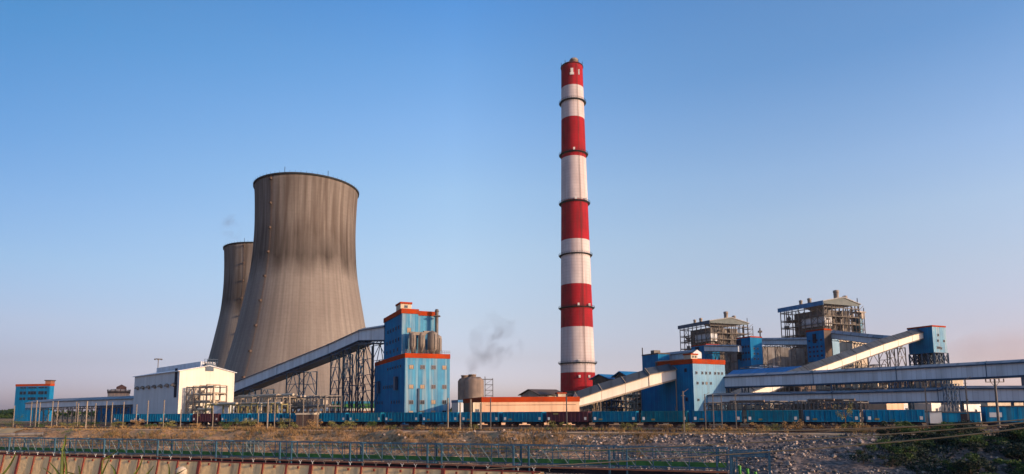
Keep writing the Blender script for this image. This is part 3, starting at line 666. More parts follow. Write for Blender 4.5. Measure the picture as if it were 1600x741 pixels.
bld('blue_annex', 'dark blue windowless annex under the climbing cream gallery', 'industrial building', 1040, 212, 1031, 1071, 592, (D1, D2), mats=('blue_deep', 'blue_deep'), trim=None, lens=(None, 12))
gallery('cream gallery with grey roof climbing from the long peach building to the junction tower',
        [(903, 624, 634.5, 194), (940, 611, 625, 196), (1013, 588.5, 603.5, 199), (1014, 586, 603, 199), (1056, 578, 592, 202), (1071, 576.5, 589.5, 203)], 5.5, wall='cream', roof='roof_dark', sup=(938, 1057), supm='steel_cream', rise=2.0, seams=7, seg=9, sup_t=.3, truss=.35, seam_w=.07)
gallery('upper of the two long grey galleries crossing the right side',
        [(1117, 590.5, 605, 205), (1270, 583.5, 600, 187), (1400, 577.5, 594.5, 173), (1540, 570, 589, 161), (1640, 564.5, 584, 150)], 5, sup=(1160, 1300, 1420, 1600), rise=.75, seams=26, sup_t=.4, truss=.3)
gallery('lower of the two long grey galleries, just above the wagons on the right',
        [(1098, 618.7, 632, 200), (1300, 615, 629.7, 178), (1465, 610.5, 627, 162), (1478, 607.7, 626.8, 160), (1640, 607.5, 626.5, 146)], 4.6, sup=(1150, 1240, 1330, 1500, 1580), rise=.55, seams=28, sup_t=.35, seg=9, truss=.3)
gallery('long cream gallery climbing behind the grey galleries to the tower on stilts',
        [(1150, 622, 633, 238), (1233, 590.5, 601, 252), (1292, 570, 580, 266), (1380, 538, 549, 288), (1425, 524, 533.5, 300), (1450, 517.5, 526, 306)], 5, wall='cream', roof='roof_dark', sup=(1180, 1200, 1340, 1360, 1378, 1395, (1408, 12)), supm='steel', rise=2.0, seams=9, sup_t=.4, truss=.4, seam_w=.09)
# ------------------------------------------------------------------ tower on stilts
def stilt_tower():
    Y = 300; c = P(1456, 551, Y); z0, z1 = c.z, P(1456, 509, Y).z
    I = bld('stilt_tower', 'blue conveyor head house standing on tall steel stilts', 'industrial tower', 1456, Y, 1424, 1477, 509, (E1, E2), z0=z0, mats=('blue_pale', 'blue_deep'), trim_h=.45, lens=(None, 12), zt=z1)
    for a, py in ((.4, 523), (.35, 532), (.8, 532), (.3, 543), (.55, 544), (.45, 543)): win_r(I, I['lr'] * a, P(1465, py, Y).z, 1.2, 1.2, 'dark')
    mb = MB(); c0 = I['c']
    for i in range(4):
        for j in range(5):
            q = c0 + E1 * (I['lr'] * i / 3) + E2 * (12 * j / 4); mb.bar(Vector((q.x, q.y, 0)), Vector((q.x, q.y, z0)), .7)
            for k in range(6):
                za, zb = z0 * k / 6, z0 * (k + 1) / 6
                if i < 3: q2 = q + E1 * (I['lr'] / 3); mb.bar(Vector((q.x, q.y, za)), Vector((q2.x, q2.y, zb)), .28); mb.bar(Vector((q.x, q.y, zb)), Vector((q2.x, q2.y, zb)), .3); mb.bar(Vector((q2.x, q2.y, za)), Vector((q.x, q.y, zb)), .28)
                if j < 4 and i in (0, 3): q2 = q + E2 * 3; mb.bar(Vector((q.x, q.y, za)), Vector((q2.x, q2.y, zb)), .28)
    mb.build('stilt_frame', 'steel_blue', I['e'])
stilt_tower()

# ------------------------------------------------------------------ middle-distance blue towers and galleries
def rows_l(I, zs, fs, wd=1.2, ht=1.2):
    for z in zs:
        for f in fs: win_l(I, I['ll'] * f, z, wd, ht, 'dark')
I = bld('transfer_tower', 'leftmost of the small blue towers, above the blue shed roofs', 'industrial tower', 1028, 330, 1003, 1046, 552, (E1, E2), mats=('blue_deep', 'blue_deep'), trim='dark_wall', trim_h=.4)
mb = MB(); q = I['c'] + E2 * 6; mb.box(q + E1 * 3 + Vector((0, 0, I['z1'] + 1)), (4, 3, 2), ax=E1); mb.bar(I['c'] + E2 * (I['ll'] - .5) + Vector((0, 0, I['z1'])), I['c'] + E2 * (I['ll'] - .5) + Vector((0, 0, I['z1'] + 4)), .5); mb.build('roof_unit', 'steel', I['e'])
I = bld('transfer_tower', 'blue tower directly below the left boiler house', 'industrial tower', 1103, 370, 1080, 1124, 538, (E1, E2), mats=('blue_deep', 'blue_deep'), trim_h=.4)
mb = MB(); q = I['c'] + E2 * 6; mb.obox(q + Vector((0, 0, I['z1'] - 9)) - E1 * .4, E2 * 3, E1 * .5, (0, 0, 8)); mb.build('cable_shaft', 'dark', I['e'])
I = bld('transfer_tower', 'blue tower with rows of small windows between the two boiler houses', 'industrial tower', 1172, 350, 1151, 1190, 526, (E1, E2), mats=('blue_deep', 'blue_deep'), trim_h=.4)
rows_l(I, [P(1160, y, 350).z for y in (541, 551, 561)], (.15, .35, .55, .75))
for y in (545, 553, 561):
    for a in (.3, .6): win_r(I, I['lr'] * a, P(1180, y, 352).z, 1.1, 1.1, 'dark')
mb = MB(); q = I['c'] + E2 * 7; mb.obox(q + Vector((0, 0, I['z1'] - 12)) - E1 * .4, E2 * 3, E1 * .5, (0, 0, 11)); mb.build('cable_shaft', 'dark', I['e'])
mb = MB(); q = I['c'] + E1 * (I['lr'] - 1); mb.bar(q + Vector((0, 0, I['z1'])), q + Vector((0, 0, I['z1'] + 5)), .7); mb.box(q + Vector((0, 0, I['z1'] + 3)), (1.8, 1.8, 1)); mb.build('roof_vent', 'steel', I['e'])
I = bld('transfer_tower', 'bright blue tower with dotted windows in front of the right boiler house', 'industrial tower', 1287, 335, 1259.5, 1298, 514, (E1, E2), mats=('dark_wall', 'blue_deep'), trim_h=.6, z0=P(1287, 563, 335).z - .2)
rows_l(I, [P(1275, y, 343).z for y in (533, 543, 550, 557)], (.18, .42, .62, .85), 1.15, 1.15)
mb = MB(); q = I['c'] + E2 * 5; mb.obox(q + Vector((0, 0, I['z1'] - 7)) - E1 * .4, E2 * 2, E1 * .38, (0, 0, 5)); mb.build('cable_shaft', 'dark', I['e'])
mb = MB(); c0 = I['c']
for i in range(2):
    for j in range(4):
        q = c0 + E1 * (I['lr'] * i) + E2 * (I['ll'] * j / 3); mb.bar(Vector((q.x, q.y, 0)), Vector((q.x, q.y, I['z0'])), .8)
mb.build('stilt_frame', 'steel', I['e'])
bld('lift_shaft', 'grey green slab tower behind the sloping gallery, right of the dotted blue tower', 'industrial tower', 1300, 346, 1297, 1311, 529, (E1, E2), mats=('white_sheet_blue', 'steel_blue'), trim=None, lens=(None, 8))
gallery('small level gallery entering the leftmost small blue tower', [(1020, 557.5, 565, 352), (1083, 551, 560, 318)], 5, rise=1.5, seams=0, sup=(1050,), supm='steel')
gallery('short gallery between two blue towers below the left boiler house', [(1100, 541, 548.5, 366), (1153, 541.5, 549.5, 352)], 5, rise=.8, seams=0, sup=(1120, 1138), supm='steel')
gallery('level gallery between the windowed tower and the dotted blue tower', [(1186, 531.5, 538.5, 374), (1264, 531, 538.5, 349)], 5, rise=1.2, seams=0, sup=(1195, 1215, 1240), supm='steel')
gallery('grey gallery with pinkish roof descending right of the dotted blue tower', [(1297, 521, 528.5, 338), (1362, 528, 537, 318), (1400, 531, 541, 308)], 5, rise=1.6, seams=0, sup=(1340,), supm='steel')
mb = MB()
gallery('short dark red gallery over the blue shed roofs', [(1024, 566.5, 574.5, 305), (1082, 561.5, 571, 290)], 4, wall='dark_wall', rise=.6, seams=0, sup=(), supm='steel', roof='dark_wall')

# ------------------------------------------------------------------ boiler houses
MT['rusty_duct'] = mk('brown_pipework', (.20, .155, .125), (.10, .08, .07), rough=.7, vs_=.15)
def boiler(label, pc, Y, pl, pr, pt, seed, fascia, stair):
    rnd = random.Random(seed)
    c = P(pc, pt, Y); c0 = Vector((c.x, Y, 0)); H = c.z
    lr, ll = reach(c0.x, Y, E1, U(pr, pt)), reach(c0.x, Y, E2, U(pl, pt))
    e = empty('boiler_house', c0 + E1 * lr / 2 + E2 * ll / 2, label, 'boiler house', 'open steel boiler houses')
    Z = lambda a, b, z: Vector((c0.x, c0.y, z)) + E1 * a + E2 * b
    nx, ny = 9, 7; lev = [0, 8, 15, 22, 29, 36, 43, 50, 57, 64, 71, 77, H - 4]
    fr = MB()
    for i in range(nx + 1):
        for j in range(ny + 1):
            if 0 < i < nx and 0 < j < ny: continue
            fr.bar(Z(lr * i / nx, ll * j / ny, 0), Z(lr * i / nx, ll * j / ny, H - 1), .75)
    for z in lev[1:]:
        for b in (0, ll):
            fr.bar(Z(0, b, z), Z(lr, b, z), .55)
            for zz in (.6, 1.2): fr.bar(Z(0, b, z + zz), Z(lr, b, z + zz), .1)
        for a in (0, lr):
            fr.bar(Z(a, 0, z), Z(a, ll, z), .55)
            for zz in (.6, 1.2): fr.bar(Z(a, 0, z + zz), Z(a, ll, z + zz), .1)
        if z < H - 6:
            fr.obox(Z(.4, .4, z - .2), E1 * (lr - .8), E2 * 4.2, (0, 0, .18)); fr.obox(Z(.4, 4.7, z - .2), E1 * 4.2, E2 * (ll - 5.5), (0, 0, .18))
            fr.obox(Z(lr - 4.6, 4.7, z - .2), E1 * 4.2, E2 * (ll - 5.5), (0, 0, .18))
    for k in range(len(lev) - 1):
        za, zb = lev[k], lev[k + 1]
        for i in (0, 2, 4, 6):
            if rnd.random() < .65: fr.bar(Z(lr * i / nx, 0, za), Z(lr * (i + 1) / nx, 0, zb), .3)
            if rnd.random() < .4: fr.bar(Z(lr * (i + 1) / nx, 0, za), Z(lr * i / nx, 0, zb), .3)
        for j in (0, 1, 3, 5):
            if rnd.random() < .7: fr.bar(Z(0, ll * j / ny, za), Z(0, ll * (j + 1) / ny, zb), .3)
            if rnd.random() < .4: fr.bar(Z(0, ll * (j + 1) / ny, za), Z(0, ll * j / ny, zb), .3)
    fr.build('steel_frame', 'steel_mid', e)
    bd = MB(); bd.obox(Z(4.5, 4.5, 8), E1 * (lr - 14), E2 * (ll * .66), (0, 0, H - 13.5)); 
    bd.obox(Z(lr * .55, 1.5, H - 40), E1 * 9, E2 * 3.2, (0, 0, 34))
    for z in range(16, int(H - 16), 4): bd.obox(Z(4.1, 4.1, z), E1 * (lr - 13.2), E2 * (ll * .62 + .8), (0, 0, .7))
    bd.build('furnace', 'furnace', e)
    up = MB(); up.obox(Z(1.2, 1.2, H - 19), E1 * 9, E2 * (ll * .5), (0, 0, 8)); up.build('drum_casing', 'gallery', e)
    pp = MB()
    for k in range(120):
        z = rnd.uniform(10, H - 8)
        if rnd.random() < .6:
            a = rnd.uniform(1, lr * .8); L = rnd.uniform(3, 14); b = rnd.uniform(1, 6)
            if rnd.random() < .5: pp.tube(Z(a, b, z), Z(min(lr, a + L), b, z), rnd.uniform(.25, .8), 8)
            else: pp.tube(Z(a, b, z), Z(a, b, max(2, z - L * 1.6)), rnd.uniform(.25, .9), 8)
        else:
            b = rnd.uniform(1, ll * .8); L = rnd.uniform(3, 14); a = rnd.uniform(1, 6)
            pp.tube(Z(a, b, z), Z(a, min(ll, b + L), z), rnd.uniform(.25, .7), 8)
    pp.build('pipework', 'rusty_duct', e)
    bx = MB()
    for k in range(70):
        z = rnd.choice(lev[1:-1]); s_ = rnd.uniform(1.5, 4)
        if rnd.random() < .65: bx.obox(Z(rnd.uniform(1, lr - 5), rnd.uniform(.8, 3), z + .02), E1 * s_, E2 * 1.8, (0, 0, rnd.uniform(1.5, 4.5)))
        else: bx.obox(Z(rnd.uniform(.8, 3), rnd.uniform(1, ll - 5), z + .02), E1 * 1.8, E2 * s_, (0, 0, rnd.uniform(1.5, 4.5)))
    bx.build('equipment_cabins', 'cyclone', e)
    # roof with gables facing right
    rf = MB(); rise = 4.6; oh = 1.4; am = lr * .55
    th = Vector((0, 0, .8))
    for (a0, z0, a1, z1) in ((-oh, H, am, H + rise), (am, H + rise, lr + oh, H - .2)):
        A, B, Cc, D = Z(a0, -oh, z0), Z(a1, -oh, z1), Z(a1, ll + oh, z1), Z(a0, ll + oh, z0)
        rf.face([A, B, Cc, D]); rf.face([A + th, B + th, Cc + th, D + th])
        for p, q in ((A, B), (Cc, D), (D, A), (B, Cc)): rf.face([p, q, q + th, p + th])
    rf.build('roof', 'roof_grey', e)
    ga = MB(); ga.face([Z(-.2, -.7, H - 1), Z(lr + .2, -.7, H - 1), Z(lr + .2, -.7, H - .3), Z(am, -.7, H + rise), Z(-.2, -.7, H)])
    ga.obox(Z(-.2, -.75, H - 1.6), E1 * (lr + .4), E2 * .3, (0, 0, .7)); ga.build('gable', 'gable_grey', e)
    fa = MB(); fa.obox(Z(-1.7, -1.4, H - 2.8), E1 * .25, E2 * (ll + 2.8), (0, 0, 3.6)); fa.build('fascia', fascia, e)
    for a, b, h, r in ((2.6, ll * .35, 4.6, 1.5), (2.6, ll * .55, 4.2, 1.3), (am - 1, ll * .25 - 6, 7, 2.0), (am + 9, ll * .2 - 4, 5, 1.7)) :
        zz = H + (rise * (a / am) if a < am else rise * (lr - a) / (lr - am))
        mb = MB(); mb.lathe(Z(a, b, 0), [(r, zz - 1), (r, zz + h * .72), (r * 1.15, zz + h * .75), (r * 1.15, zz + h), (0.1, zz + h + .6)], 16); mb.build('roof_vent', 'duct', e)
    if stair:
        st = MB(); sx = lr + 1.5
        for i in (0, 7):
            for j in (2, 9): st.bar(Z(sx + i, j, 0), Z(sx + i, j, H - 2 + (8 if (i, j) == (0, 2) else 0)), .6)
        for k in range(int(H / 5)):
            z = 5 * k + 3; st.obox(Z(sx, 2, z), E1 * 7, E2 * 7, (0, 0, .2)); st.bar(Z(sx, 2, z), Z(sx + 7, 2, z + 5), .3)
            for zz in (.6, 1.2): st.bar(Z(sx, 2, z + zz), Z(sx + 7, 2, z + zz), .12)
        st.build('stair_tower', 'steel', e)
        if seed == 2:
            st = MB(); st.obox(Z(sx + 1.2, 3, 0), E1 * 5.5, E2 * 6, (0, 0, H - 9)); st.build('lift_shaft', 'blue_pale', e)
            st = MB(); st.obox(Z(sx - 2, 1.5, H - 6), E1 * 11, E2 * 8, (0, 0, .8)); st.obox(Z(sx + 4, 2, H - 11), E1 * 4, E2 * 4, (0, 0, 5)); st.build('landing', 'duct', e)
    return e
boiler('left and farther open steel boiler house with grey gabled roof', 1109, 623, 1062, 1168, 502, 1, 'steel_blue', True)
boiler('right and larger open steel boiler house with blue roof edge', 1286, 510, 1218.5, 1341, 471.5, 2, 'roof_blue', True)

# ------------------------------------------------------------------ pipe racks and process clutter
def rack(name, label, cat, a, b, depth, H, nb_, nl, seed, sm='steel', pm='duct', boxes=10, pipes=14, tanks=0, z0=0, group='steel pipe racks'):
    rnd = random.Random(seed); a, b = Vector(a), Vector(b); a.z = b.z = z0; d = (b - a); L = d.length; d.normalize(); n = Vector((-d.y, d.x, 0))
    if n.y < 0: n = -n
    e = empty(name, (a + b) / 2 + n * depth / 2, label, cat, group)
    Z = lambda s, t, z: a + d * s + n * t + Vector((0, 0, z))
    m = MB()
    for i in range(nb_ + 1):
        hh = H * rnd.uniform(.86, 1.0)
        for t in (0, depth): m.bar(Z(L * i / nb_, t, 0), Z(L * i / nb_, t, hh), .34)
        for k in range(1, nl + 1): m.bar(Z(L * i / nb_, 0, hh * k / nl), Z(L * i / nb_, depth, hh * k / nl), .25)
    for k in range(1, nl + 1):
        for t in (0, depth): m.bar(Z(0, t, H * .93 * k / nl), Z(L, t, H * .93 * k / nl), .28)
        if nl > 2:
            for i in range(nb_):
                if rnd.random() < .35: m.bar(Z(L * i / nb_, 0, H * .93 * (k - 1) / nl), Z(L * (i + 1) / nb_, 0, H * .93 * k / nl), .18)
    m.build('frame', sm, e)
    m = MB()
    for k in range(pipes):
        z = H * .93 * rnd.randint(1, nl) / nl + rnd.uniform(.2, .5); s0 = rnd.uniform(0, L * .5); t = rnd.uniform(0, depth); r = rnd.uniform(.12, .45)
        m.tube(Z(s0, t, z), Z(rnd.uniform(s0 + L * .2, L), t, z), r, 8)
        if rnd.random() < .6: s1 = rnd.uniform(0, L); m.tube(Z(s1, t * .5, z), Z(s1, t * .5, max(.2, z - rnd.uniform(2, H * .6))), r * .8, 8)
    m.build('pipes', pm, e)
    if boxes:
        m = MB()
        for k in range(boxes):
            z = H * .93 * rnd.randint(0, nl - 1) / nl + .16; s_ = rnd.uniform(1.2, 4.5)
            m.obox(Z(rnd.uniform(0, max(.1, L - s_)), rnd.uniform(.2, max(.3, depth - 2)), z), d * s_, n * 1.8, (0, 0, rnd.uniform(1, H / nl * .85)))
        m.build('equipment', rnd.choice(['plaster', 'duct', 'cyclone']), e)
    for k in range(tanks):
        s1 = L * (k + .5) / tanks; r = min(2.2, H * .2); m = MB(); m.lathe(Z(s1, depth / 2, 0), [(r, .2), (r, H * .6), (r * .7, H * .7), (.1, H * .75)], 20); m.build('vessel', 'cyclone', e)
    return e
MT['rusty_duct'] = mk('brown_pipework_low', (.26, .17, .12), (.12, .085, .07), rough=.7, vs_=.3)
g = lambda px, Y: G(px, Y, 0, 630)
rack('pipe_rack', 'sunlit cream pipe rack running behind the left wagons', 'pipe rack', g(366, 212), g(452, 190), 4, 9.6, 9, 3, 3, 'steel_cream', 'plaster', 6, 22)
rack('pipe_rack', 'shaded pipe rack below the trestles of the climbing grey gallery', 'pipe rack', g(440, 200), g(508, 180), 5, 9.0, 8, 3, 4, 'steel', 'duct', 8, 18)
rack('process_tower', 'tall skeletal frame of pipes against the white sheet building', 'steel frame', g(291, 214), g(333, 208), 5, 13.4, 4, 5, 5, 'steel_cream', 'plaster', 3, 22)
rack('pipe_rack', 'yellow railed lower pipe bridge before the white building', 'pipe rack', g(322, 205), g(440, 183), 2, 7.0, 8, 2, 6, 'yellow', 'plaster', 0, 8)
rack('pipe_rack', 'dark pipe rack in the shade under the left part of the cream gallery', 'pipe rack', g(908, 225), g(985, 240), 8, 10.5, 12, 4, 7, 'steel', 'cyclone', 22, 22)
rack('process_tower', 'sunlit lattice of pipes and platforms left of the dark blue annex', 'steel frame', g(996, 222), g(1032, 228), 6, 16, 6, 7, 8, 'steel_cream', 'duct', 20, 30)
rack('pipe_rack', 'dark frame behind the cream gallery middle', 'pipe rack', g(948, 232), g(1000, 240), 6, 13, 7, 5, 18, 'steel_blue', 'duct', 20, 20)
rack('pipe_rack', 'rusty clutter of pipes seen between the two long grey galleries, left stretch', 'pipe rack', g(1130, 262), g(1260, 250), 10, 13.5, 16, 4, 9, 'steel', 'duct', 26, 30, 3)
rack('pipe_rack', 'clutter of pipes between the two long grey galleries, middle stretch', 'pipe rack', g(1262, 246), g(1390, 226), 10, 15.5, 16, 4, 10, 'steel', 'duct', 30, 34, 4)
rack('pipe_rack', 'pipes between the two long grey galleries, right stretch below the tower on stilts', 'pipe rack', g(1392, 222), g(1490, 212), 8, 15.0, 12, 4, 11, 'steel_blue', 'duct', 22, 24, 2)
rack('pipe_rack', 'low brown pipe frame just above the wagons beside the junction tower', 'pipe rack', g(1100, 185), g(1225, 168), 5, 6.2, 18, 3, 12, 'steel', 'rusty_duct', 26, 7, 0)
rack('pipe_rack', 'low rusty pipe frame just above the wagons under the small tree', 'pipe rack', g(1228, 166), g(1345, 153), 5, 6.2, 18, 3, 13, 'steel', 'rusty_duct', 26, 7, 0)
rack('pipe_rack', 'blue grey frame with hoppers under the right boiler house', 'pipe rack', g(1192, 330), g(1262, 345), 14, 27, 12, 4, 14, 'steel', 'gallery', 30, 26, 0)
rack('pipe_rack', 'sunlit columns and pipes behind the long cream gallery', 'pipe rack', g(1330, 345), g(1420, 350), 12, 27, 14, 5, 15, 'steel_cream', 'duct', 26, 36, 3)
rack('pipe_rack', 'frame of pipes below the small gallery under the left boiler house', 'pipe rack', g(1124, 360), g(1156, 362), 10, 32, 5, 5, 16, 'steel', 'duct', 12, 16, 0)
rack('pipe_rack', 'dark support frame under the blue roofed long shed', 'pipe rack', g(1132, 272), g(1240, 292), 10, 14, 16, 3, 17, 'steel_blue', 'duct', 22, 22, 0)
# blue-roofed sheds
def shed(label, pts, width, zdrop, rise, roof='roof_blue', body='dark_wall', name='blue_roofed_shed', cat='shed', open_=True):
    (pxa, pya, Ya), (pxb, pyb, Yb) = pts; a, b = P(pxa, pya, Ya), P(pxb, pyb, Yb); z = min(a.z, b.z)
    a0, b0 = Vector((a.x, Ya, 0)), Vector((b.x, Yb, 0)); d = (b0 - a0).normalized(); n = Vector((-d.y, d.x, 0)); L = (b0 - a0).length
    e = empty(name, (a0 + b0) / 2 + n * width / 2, label, cat)
    m = MB(); th = Vector((0, 0, .3)); V = lambda s, t, zz: a0 + d * s + n * t + Vector((0, 0, zz))
    for t0, z0, t1, z1 in ((-1, z - .4, width / 2, z + rise), (width + 1, z - .4, width / 2, z + rise)):
        q = [V(-1, t0, z0), V(L + 1, t0, z0), V(L + 1, t1, z1), V(-1, t1, z1)]; m.face(q); m.face([p + th for p in q])
        for i in range(4): m.face([q[i], q[(i + 1) % 4], q[(i + 1) % 4] + th, q[i] + th])
    m.build('roof', roof, e)
    m = MB()
    m.obox(V(0, .5, max(0, z - zdrop)), d * L, n * (width - 1), (0, 0, min(zdrop, z) - .5)); 
    for s in (0, L):
        m.face([V(s, .5, z - .5), V(s, width - .5, z - .5), V(s, width / 2, z + rise - .1)])
    m.build('wall', body, e)
    m = MB()
    k = 0
    while k <= L:
        m.bar(V(k, -.2, 0), V(k, -.2, z - .4), .4); k += 5
    m.build('columns', 'steel', e)
    return e
shed('blue shed roof between the chimney and the small blue tower', [(950, 591, 290), (985, 588, 300)], 10, 30, 1.8)
shed('nearer blue shed roof rising left of the small blue tower', [(980, 587.5, 280), (1045, 585, 296)], 8, 30, 2.0, roof='roof_blue')
shed('long bright blue shed roof between pale junction tower and dotted tower', [(1134, 578, 290), (1246, 584, 262)], 14, 8, 3.2)
shed('dark gabled shed with brown walls at the foot of the chimney', [(842, 616, 330), (882, 614, 340)], 16, 6, 2.5, roof='dark_wall', body='duct', name='dark_shed')

# ------------------------------------------------------------------ plain buildings
D3 = Vector((.70, .714, 0)).normalized(); D4 = Vector((-D3.y, D3.x, 0))
# white sheet building on the left
Y = 214; cc = P(281, 580, Y); c0 = Vector((cc.x, Y, 0)); ze = cc.z
Lr = reach(c0.x, Y, D3, U(366, 600)); Ll = reach(c0.x, Y, D4, U(210, 600))
e = empty('sheet_metal_hall', c0 + D3 * Lr / 2 + D4 * Ll / 2, 'white sheet metal hall with gabled sunlit end and row of vents', 'industrial building')
V = lambda a, b, z: Vector((c0.x, c0.y, z)) + D3 * a + D4 * b
pk = 2.0; zr = P(366, 586, Y + Lr * D3.y).z
zr = ze
m = MB(); gm_ = Lr * .52
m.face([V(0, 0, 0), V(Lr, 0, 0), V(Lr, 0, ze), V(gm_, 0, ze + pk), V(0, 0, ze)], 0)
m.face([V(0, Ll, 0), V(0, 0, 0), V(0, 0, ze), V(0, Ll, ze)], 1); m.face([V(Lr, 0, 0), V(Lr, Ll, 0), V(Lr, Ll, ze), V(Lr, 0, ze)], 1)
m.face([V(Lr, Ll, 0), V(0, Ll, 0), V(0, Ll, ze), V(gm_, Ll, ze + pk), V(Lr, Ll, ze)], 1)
m.build('wall', [mk('white_sheet_sunlit', (.66, .62, .56), (.58, .54, .48), rib=1.1, ribd=.1, panel=.08, streak=.15, rough=.5), mk('white_sheet_shade_tone', (.52, .56, .60), (.46, .5, .54), rib=1.1, ribd=.16, panel=.12, streak=.15, rough=.5)], e)  # gable sheet carries warm sunlight, side sheet bluish shade, both in the colour
m = MB(); th = Vector((0, 0, .25))
for (a0, z0, a1, z1) in ((-.6, ze - .1, gm_, ze + pk + .12), (Lr + .6, ze - .1, gm_, ze + pk + .12)):
    q = [V(a0, -.5, z0), V(a1, -.5, z1), V(a1, Ll + .5, z1), V(a0, Ll + .5, z0)]; m.face(q); m.face([p + th for p in q])
    for i in range(4): m.face([q[i], q[(i + 1) % 4], q[(i + 1) % 4] + th, q[i] + th])
m.build('roof', 'gallery', e)
m = MB(); m.obox(V(Lr * .40, 2, ze + 1.2), D3 * 5, D4 * (Ll - 3), (0, 0, 2.5)); m.build('roof_monitor', 'gallery', e)
m = MB(); q = V(8.2, 1, ze + 1.0)
m.obox(q, D3 * 4.0, D4 * 3, (0, 0, 1.6))
m.obox(q - D4 * 1.4 + Vector((0, 0, -.6)), D3 * 2.6, D4 * 1.3, (0, 0, 2.6))
for i in range(6): m.bar(q + D3 * (i * .85) + Vector((0, 0, 1.6)), q + D3 * (i * .85) + Vector((0, 0, 3.6)), .12)
for zz in (2.6, 3.5): m.bar(q + Vector((0, 0, zz)), q + D3 * 4.4 + Vector((0, 0, zz)), .12)
m.build('roof_platform', 'steel_blue', e)
for k in range(7):
    zz = P(245, 605.5, Y + 14).z; p = V(-.5, Ll * (.08 + .135 * k), zz); m = MB()
    m.lathe(p - Vector((0, 0, zz)), [(.9, zz), (1.0, zz + .35), (.55, zz + .9), (.05, zz + 1.1)], 14); m.obox(p - D4 * .4 + Vector((0, 0, -.3)), D3 * .7, D4 * .8, (0, 0, .9)); m.build('wall_vent', 'cyclone', e)
m = MB(); m.obox(V(-.12, 2.0, P(272, 621, Y).z), D3 * .1, D4 * 2.4, (0, 0, 9.8)); m.build('tall_door', 'dark', e)
# long peach building
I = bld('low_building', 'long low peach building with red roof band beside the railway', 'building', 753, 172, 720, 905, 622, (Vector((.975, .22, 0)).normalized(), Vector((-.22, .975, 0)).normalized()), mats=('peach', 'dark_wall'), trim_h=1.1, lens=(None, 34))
m = MB(); q = I['c'] + I['dr'] * I['lr'] * .80 + I['dl'] * 2; m.obox(q + Vector((0, 0, I['z1'] + .25)), I['dr'] * 2.2, I['dl'] * 2, (0, 0, .9)); m.build('roof_cabin', 'plaster', I['e'])
m = MB(); m.obox(q + Vector((0, 0, I['z1'] + 1.15)) - I['dr'] * .25 - I['dl'] * .3, I['dr'] * 2.7, I['dl'] * 2.6, (0, 0, .3)); m.build('cabin_roof', 'red_band', I['e'])
for i in range(4):
    m = MB(); q = I['c'] + I['dr'] * I['lr'] * (.17 + .21 * i) - I['dl'] * .7; m.obox(q + Vector((0, 0, 3.0)), I['dr'] * 2.2, I['dl'] * .68, (0, 0, .25)); m.build('door_canopy', 'pinkwall', I['e'])
m = MB(); m.obox(I['c'] + I['dr'] * 1 - I['dl'] * .03 + Vector((0, 0, I['z1'] - 2.0)), I['dr'] * (I['lr'] - 2), I['dl'] * .03, (0, 0, .12)); m.build('ledge', 'dark_wall', I['e'])
I = bld('gate_kiosk', 'small yellow white cabin left of the peach building', 'kiosk', 739, 168, 731, 747, 629, mats=('plaster', 'pinkwall'), trim=None, lens=(2.4, 3), z0=0); win_r(I, 1.2, 4.2, 1.0, .9)
bld('low_building', 'low pale building just right of the stepped blue tower', 'building', 716, 260, 704, 728, 626, mats=('gallery', 'gallery'), trim='roof_blue', trim_h=.8, lens=(9, 8))
bld('guard_hut', 'small brick guard hut with flat pale roof between two wagons', 'hut', 463, 168, 455, 494, 647, (Vector((.98, -.2, 0)).normalized(), Vector((.2, .98, 0)).normalized()), mats=('dark_wall', 'dark_wall'), trim='plaster', trim_h=.2, lens=(5.0, 3.5))
for a in (2.4, 4.3): win_r(I, a, 1.9, .8, 1.6, 'boarded', 'plaster')
I = bld('control_cabin', 'small pale blue cabin on the pipe rack beside the white hall', 'cabin', 334, 202, 330, 356, 634, (Vector((.96, -.28, 0)), Vector((.28, .96, 0))), mats=('gallery', 'gallery'), trim=None, lens=(None, 3), z0=1)
# far-left blue building
I = bld('plant_building', 'small distant blue building with red roof edge on the far left', 'industrial building', 78, 330, 25, 85, 600.5, (Vector((.5, .866, 0)), Vector((-.99, .14, 0)).normalized()), mats=('blue_deep', 'blue_deep'), trim_h=.9, lens=(None, None))
for py, ht in ((606, .7), (614, 1.6), (623, 1.4)):
    for f_ in (.1, .2, .28, .42, .5, .58, .72, .82): win_l(I, I['ll'] * f_, P(55, py, 332).z, 1.5, ht, 'dark')
m = MB(); q = I['c'] - E1 * 0; m.obox(q + Vector((-3.2, 1, I['z1'] + .26)), (2.8, 0, 0), (0, 3, 0), (0, 0, 1.5)); m.build('roof_cabin', 'pinkwall', I['e']); m = MB(); m.obox(q + Vector((-3.5, .7, I['z1'] + 1.76)), (3.4, 0, 0), (0, 3.6, 0), (0, 0, .5)); m.build('cabin_roof', 'dark_wall', I['e'])
gallery('long low grey gallery on posts on the far left', [(40, 630.5, 637.5, 300), (80, 628, 636.5, 285), (210, 623.5, 632, 258)], 6, rise=1.2, seams=0, sup=(55, 70, 85, 100, 115, 130, 145, 160, 175, 190, 205), supm='steel', truss=.9, sup_t=.35, seg=8)
